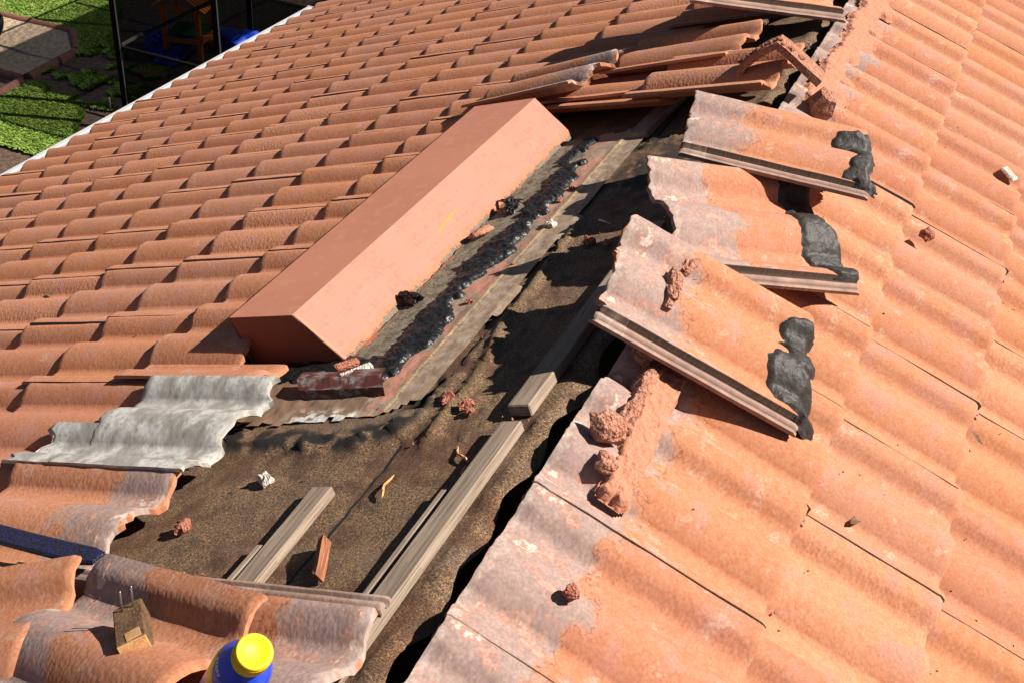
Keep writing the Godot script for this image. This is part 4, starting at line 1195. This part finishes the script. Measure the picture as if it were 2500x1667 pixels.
func build_yard():
	# ground
	var g := obj("ground", box_mesh(Vector3(160, 0.2, 160), 0.01, Transform3D(Basis.IDENTITY, Vector3(0, GY - 0.1, 0))), M.soil)
	tag(g, "", "", "", "structure")
	var sandbox := stool()
	var sp := []
	var su := []
	for i in 17:
		var row := PackedVector3Array()
		var ur := PackedVector2Array()
		for j in 17:
			var x := lerpf(-12.0, -8.95, i / 16.0)
			var z := lerpf(-10.5, -9.2, j / 16.0)
			row.append(Vector3(x, GY + 0.03 + 0.02 * fn.get_noise_2d(x * 5, z * 5), z)); ur.append(Vector2(x, z))
		sp.append(row); su.append(ur)
	sp.reverse(); su.reverse()
	grid(sandbox, sp, su, 0)
	tag(obj("sand", done(sandbox), M.sand), "pale sand inside the timber edging in the yard", "sand", "", "structure")
	# edging
	for e in [[Vector3(-10.6, GY, -10.50), Vector3(-9.37, GY, -10.52), "timber edging along the far side of the sand bed"], [Vector3(-9.36, GY, -10.52), Vector3(-8.95, GY, -10.10), "short slanting edging timber at the far corner of the sand bed"], [Vector3(-8.94, GY, -10.06), Vector3(-8.88, GY, -9.26), "edging timber along the near side of the sand bed"], [Vector3(-8.86, GY, -9.12), Vector3(-8.80, GY, -8.3), "edging timber of the next bed, in the sun at the left edge"], [Vector3(-8.93, GY, -9.19), Vector3(-10.2, GY, -9.17), "cross timber between the two beds"]]:
		var a: Vector3 = e[0]
		var b: Vector3 = e[1]
		var x := (b - a).normalized()
		tag(obj("edging_timber", log_mesh((b - a).length(), 0.055), M.timber, null, Transform3D(Basis(x, Vector3.UP, x.cross(Vector3.UP)), (a + b) / 2)), e[2], "edging timber", "timber edging of the beds")
	# tyre at the left edge
	var st := stool()
	var prof := []
	for k in 17:
		var a := TAU * k / 16.0
		prof.append(Vector2(0.20 + 0.075 * cos(a), 0.085 + 0.085 * sin(a)))
	lathe(st, prof, Transform3D.IDENTITY, 28)
	tag(obj("rubber_tyre", done(st), M.rubber, null, Transform3D(Basis(Vector3(0, 0, 1), 1.2), Vector3(-9.72, GY + 0.22, -9.62))), "black rubber tyre standing at the left edge of the picture", "tyre")
	# grass: many single blades
	var blade := stool(); blade.set_smooth_group(-1)
	for k in 3:
		var a := k * 2.1
		var d := Vector3(cos(a), 0, sin(a))
		var s := Vector3(-sin(a), 0, cos(a)) * 0.007
		tri(blade, d * 0.004 - s, d * 0.004 + s, d * 0.03 + Vector3(0, 0.05, 0) + s * 0.6)
		tri(blade, d * 0.004 - s, d * 0.03 + Vector3(0, 0.05, 0) + s * 0.6, d * 0.075 + Vector3(0, 0.06, 0))
	var bm := done(blade)
	var spots := []
	var tries := 0
	while spots.size() < 70000 and tries < 700000:
		tries += 1
		var p := Vector3(rng.randf_range(-12.0, -7.0), GY, rng.randf_range(-12.6, -7.9))
		if not on_screen(p, 0.02): continue
		var edge := 0.35 * fn.get_noise_2d(p.x * 1.5, p.z * 1.5)
		var far_lawn := p.z < -10.56 + (0.0 if p.x < -9.37 else (p.x + 9.37) * 1.0) and not (p.z > -10.1 and p.x > -8.2 + edge)
		if p.x > -7.75 and p.z > -9.95 + edge: far_lawn = false
		var thin := p.x > -8.85 and p.z > -10.4 and p.z < -9.0
		var near_lawn := p.z > -9.02 + edge * 0.3 and p.x < -7.85 + (p.z + 8.9) * 0.6 + edge * 0.3 and p.x > -8.72
		if thin and not near_lawn:
			if fn.get_noise_2d(p.x * 2.0 + 7.0, p.z * 2.0) < 0.24: continue
		elif not far_lawn and not near_lawn: continue
		if p.x > -7.55 and p.z < -9.2: continue
		if p.z < -10.3 and p.x > -8.75 - (-10.5 - p.z) * 0.75 + edge * 0.3: continue
		spots.append(p)
	var mm := MultiMesh.new(); mm.transform_format = MultiMesh.TRANSFORM_3D; mm.use_colors = true; mm.mesh = bm; mm.instance_count = spots.size()
	for i in spots.size():
		var k := rng.randf_range(0.5, 0.9)
		mm.set_instance_transform(i, Transform3D(Basis(Vector3.UP, rng.randf() * TAU).rotated(Vector3(1, 0, 0), rng.randf_range(-0.25, 0.25)).scaled(Vector3(k, k, k)), spots[i]))
		var c := Color(0.10, 0.22, 0.022).lerp(Color(0.22, 0.32, 0.04), rng.randf())
		if rng.randf() < 0.10: c = Color(0.32, 0.30, 0.10)
		mm.set_instance_color(i, c)
	var gi := MultiMeshInstance3D.new(); gi.name = "lawn_grass"; gi.multimesh = mm; gi.material_override = M.blade
	add_child(gi, true); tag(gi, "short broad-bladed green lawn beside the house", "grass", "", "stuff")
	# screen enclosure
	var enc := thing("screen_enclosure", "dark framed insect screen enclosure in the yard behind the gutter", "screen enclosure", Transform3D(Basis.IDENTITY, Vector3(-7.5, GY, -9.15)))
	var hh := 2.75
	var deep := 4.6
	for p in [[0.0, 0.0], [1.22, 0.0], [2.5, 0.0], [0.0, -2.3], [0.0, -4.6]]:
		var post := obj("post", box_mesh(Vector3(0.055, hh, 0.055), 0.004, Transform3D(Basis.IDENTITY, Vector3(p[0], hh / 2, p[1]))), M.frame, enc)
		obj("spline_edge", box_mesh(Vector3(0.010, hh - 0.1, 0.012), 0.002, Transform3D(Basis.IDENTITY, Vector3(p[0] + 0.039, hh / 2, p[1] + 0.02))), M.frame_edge, post)
	for y in [0.03, 0.70, hh]:
		obj("rail", box_mesh(Vector3(2.5, 0.03, 0.035), 0.004, Transform3D(Basis.IDENTITY, Vector3(1.28, y, -0.002))), M.frame, enc)
		obj("rail", box_mesh(Vector3(0.035, 0.03, deep), 0.004, Transform3D(Basis.IDENTITY, Vector3(-0.002, y, -deep / 2 - 0.03))), M.frame, enc)
	for k in 3: obj("roof_beam", box_mesh(Vector3(2.5, 0.05, 0.035), 0.004, Transform3D(Basis.IDENTITY, Vector3(1.28, hh + 0.003, -1.5 * (k + 1)))), M.frame, enc)
	for q in [[Vector3(0.03, 0.05, 0), Vector3(1.2, 0, 0), Vector3(0, 0.63, 0)], [Vector3(0.03, 0.73, 0), Vector3(1.2, 0, 0), Vector3(0, hh - 0.76, 0)], [Vector3(1.25, 0.05, 0), Vector3(1.24, 0, 0), Vector3(0, 0.63, 0)], [Vector3(1.25, 0.73, 0), Vector3(1.24, 0, 0), Vector3(0, hh - 0.76, 0)], [Vector3(0, 0.05, -0.03), Vector3(0, 0, -deep + 0.03), Vector3(0, hh - 0.1, 0)], [Vector3(0.03, hh + 0.02, -0.03), Vector3(2.45, 0, 0), Vector3(0, 0, -0.80), M.screen_roof], [Vector3(0.40, hh + 0.02, -0.80), Vector3(2.08, 0, 0), Vector3(0, 0, -deep + 0.8), M.added_shade]]:  # last sheet is out of view, added to keep sun off the yard
		var s2 := stool(); s2.set_smooth_group(-1)
		quad(s2, q[0], q[0] + q[1], q[0] + q[1] + q[2], q[0] + q[2])
		obj("screen", done(s2), q[3] if q.size() > 3 else M.screen, enc)
	# corner brace
	obj("brace", box_mesh(Vector3(0.24, 0.03, 0.03), 0.003, Transform3D(Basis(Vector3(0, 0, 1), 0.4).rotated(Vector3.UP, 0.9), Vector3(0.09, 0.76, -0.12))), M.frame_edge, enc)
	# little wooden tower with a slatted roof
	var tower := thing("play_tower", "orange wooden play tower with a slatted roof inside the screen enclosure", "play tower", Transform3D(Basis(Vector3.UP, 0.25).scaled(Vector3(0.64, 0.56, 0.64)), Vector3(-7.57, GY, -10.55)))
	for p in [[0.0, 0.0], [-0.62, 0.0], [0.0, -0.62], [-0.62, -0.62]]:
		obj("post", box_mesh(Vector3(0.085, 1.18, 0.085), 0.005, Transform3D(Basis.IDENTITY, Vector3(p[0], 0.59, p[1]))), M.cedar, tower)
	for y in [0.50, 1.13]:
		obj("beam", box_mesh(Vector3(0.70, 0.10, 0.03), 0.003, Transform3D(Basis.IDENTITY, Vector3(-0.31, y, 0.058))), M.cedar, tower)
		obj("beam", box_mesh(Vector3(0.03, 0.10, 0.70), 0.003, Transform3D(Basis.IDENTITY, Vector3(0.058, y, -0.31))), M.cedar, tower)
	obj("floor", box_mesh(Vector3(0.62, 0.03, 0.62), 0.003, Transform3D(Basis.IDENTITY, Vector3(-0.31, 0.58, -0.31))), M.turf, tower)
	obj("arm", box_mesh(Vector3(0.26, 0.09, 0.05), 0.004, Transform3D(Basis(Vector3(0, 0, 1), 0.15), Vector3(0.17, 0.62, 0.03))), M.cedar, tower)
	for k in 9:
		var zz := 0.08 - 0.097 * k
		for sg in [-1.0, 1.0]:
			obj("roof_slat", box_mesh(Vector3(0.62, 0.016, 0.07), 0.003, Transform3D(Basis(Vector3(0, 0, 1), -0.62 * sg), Vector3(-0.31 + 0.245 * sg, 1.32, zz))), M.cedar, tower)
	obj("plank", box_mesh(Vector3(0.55, 0.09, 0.03), 0.003, Transform3D(Basis(Vector3(0, 0, 1), 0.35).rotated(Vector3.UP, 0.4), Vector3(-0.34, 0.86, -0.35))), M.grey_plank, tower)
	# tarpaulins and turf mats on the ground inside
	var spots2 := [[Vector3(-8.15, GY + 0.10, -10.75), Vector3(0.24, 0.13, 0.20), 161, "crumpled blue tarpaulin left of the play tower"], [Vector3(-7.95, GY + 0.07, -10.55), Vector3(0.20, 0.09, 0.16), 162, "smaller fold of blue tarpaulin between the tower's legs"], [Vector3(-7.42, GY + 0.09, -11.15), Vector3(0.26, 0.12, 0.2), 163, "blue tarpaulin heap right of the play tower"], [Vector3(-7.2, GY + 0.06, -11.7), Vector3(0.22, 0.07, 0.18), 164, "blue tarpaulin end beyond the second enclosure post"]]
	for q in spots2:
		tag(obj("blue_tarpaulin", lump_mesh(q[1], q[2], 0.55, 14, false), M.tarp, null, Transform3D(Basis(Vector3.UP, q[2]), q[0])), q[3], "tarpaulin")
	for q in [[Vector3(-7.35, GY + 0.02, -10.72), Vector3(0.5, 0.03, 0.3), "green turf mat at the foot of the play tower"], [Vector3(-7.05, GY + 0.05, -11.25), Vector3(0.4, 0.06, 0.3), "green turf mat right of the second enclosure post"]]:
		tag(obj("turf_mat", box_mesh(q[1], 0.01, Transform3D(Basis(Vector3.UP, 0.3), q[0])), M.turf), q[2], "turf mat")
	tag(obj("paving_slab", box_mesh(Vector3(0.34, 0.05, 0.14), 0.01, Transform3D(Basis(Vector3.UP, 0.2), Vector3(-7.85, GY + 0.025, -10.02))), M.timber), "pale paving slab on the soil inside the enclosure", "paving slab")
	st = stool()
	lathe(st, [Vector2(0, 0), Vector2(0.012, 0), Vector2(0.012, 0.16), Vector2(0, 0.163)], Transform3D.IDENTITY, 10)
	tag(obj("pipe_stub", done(st), M.frame_edge, null, Transform3D(Basis.IDENTITY, Vector3(-7.62, GY, -9.05))), "thin grey pipe stub in the soil by the gutter", "pipe")
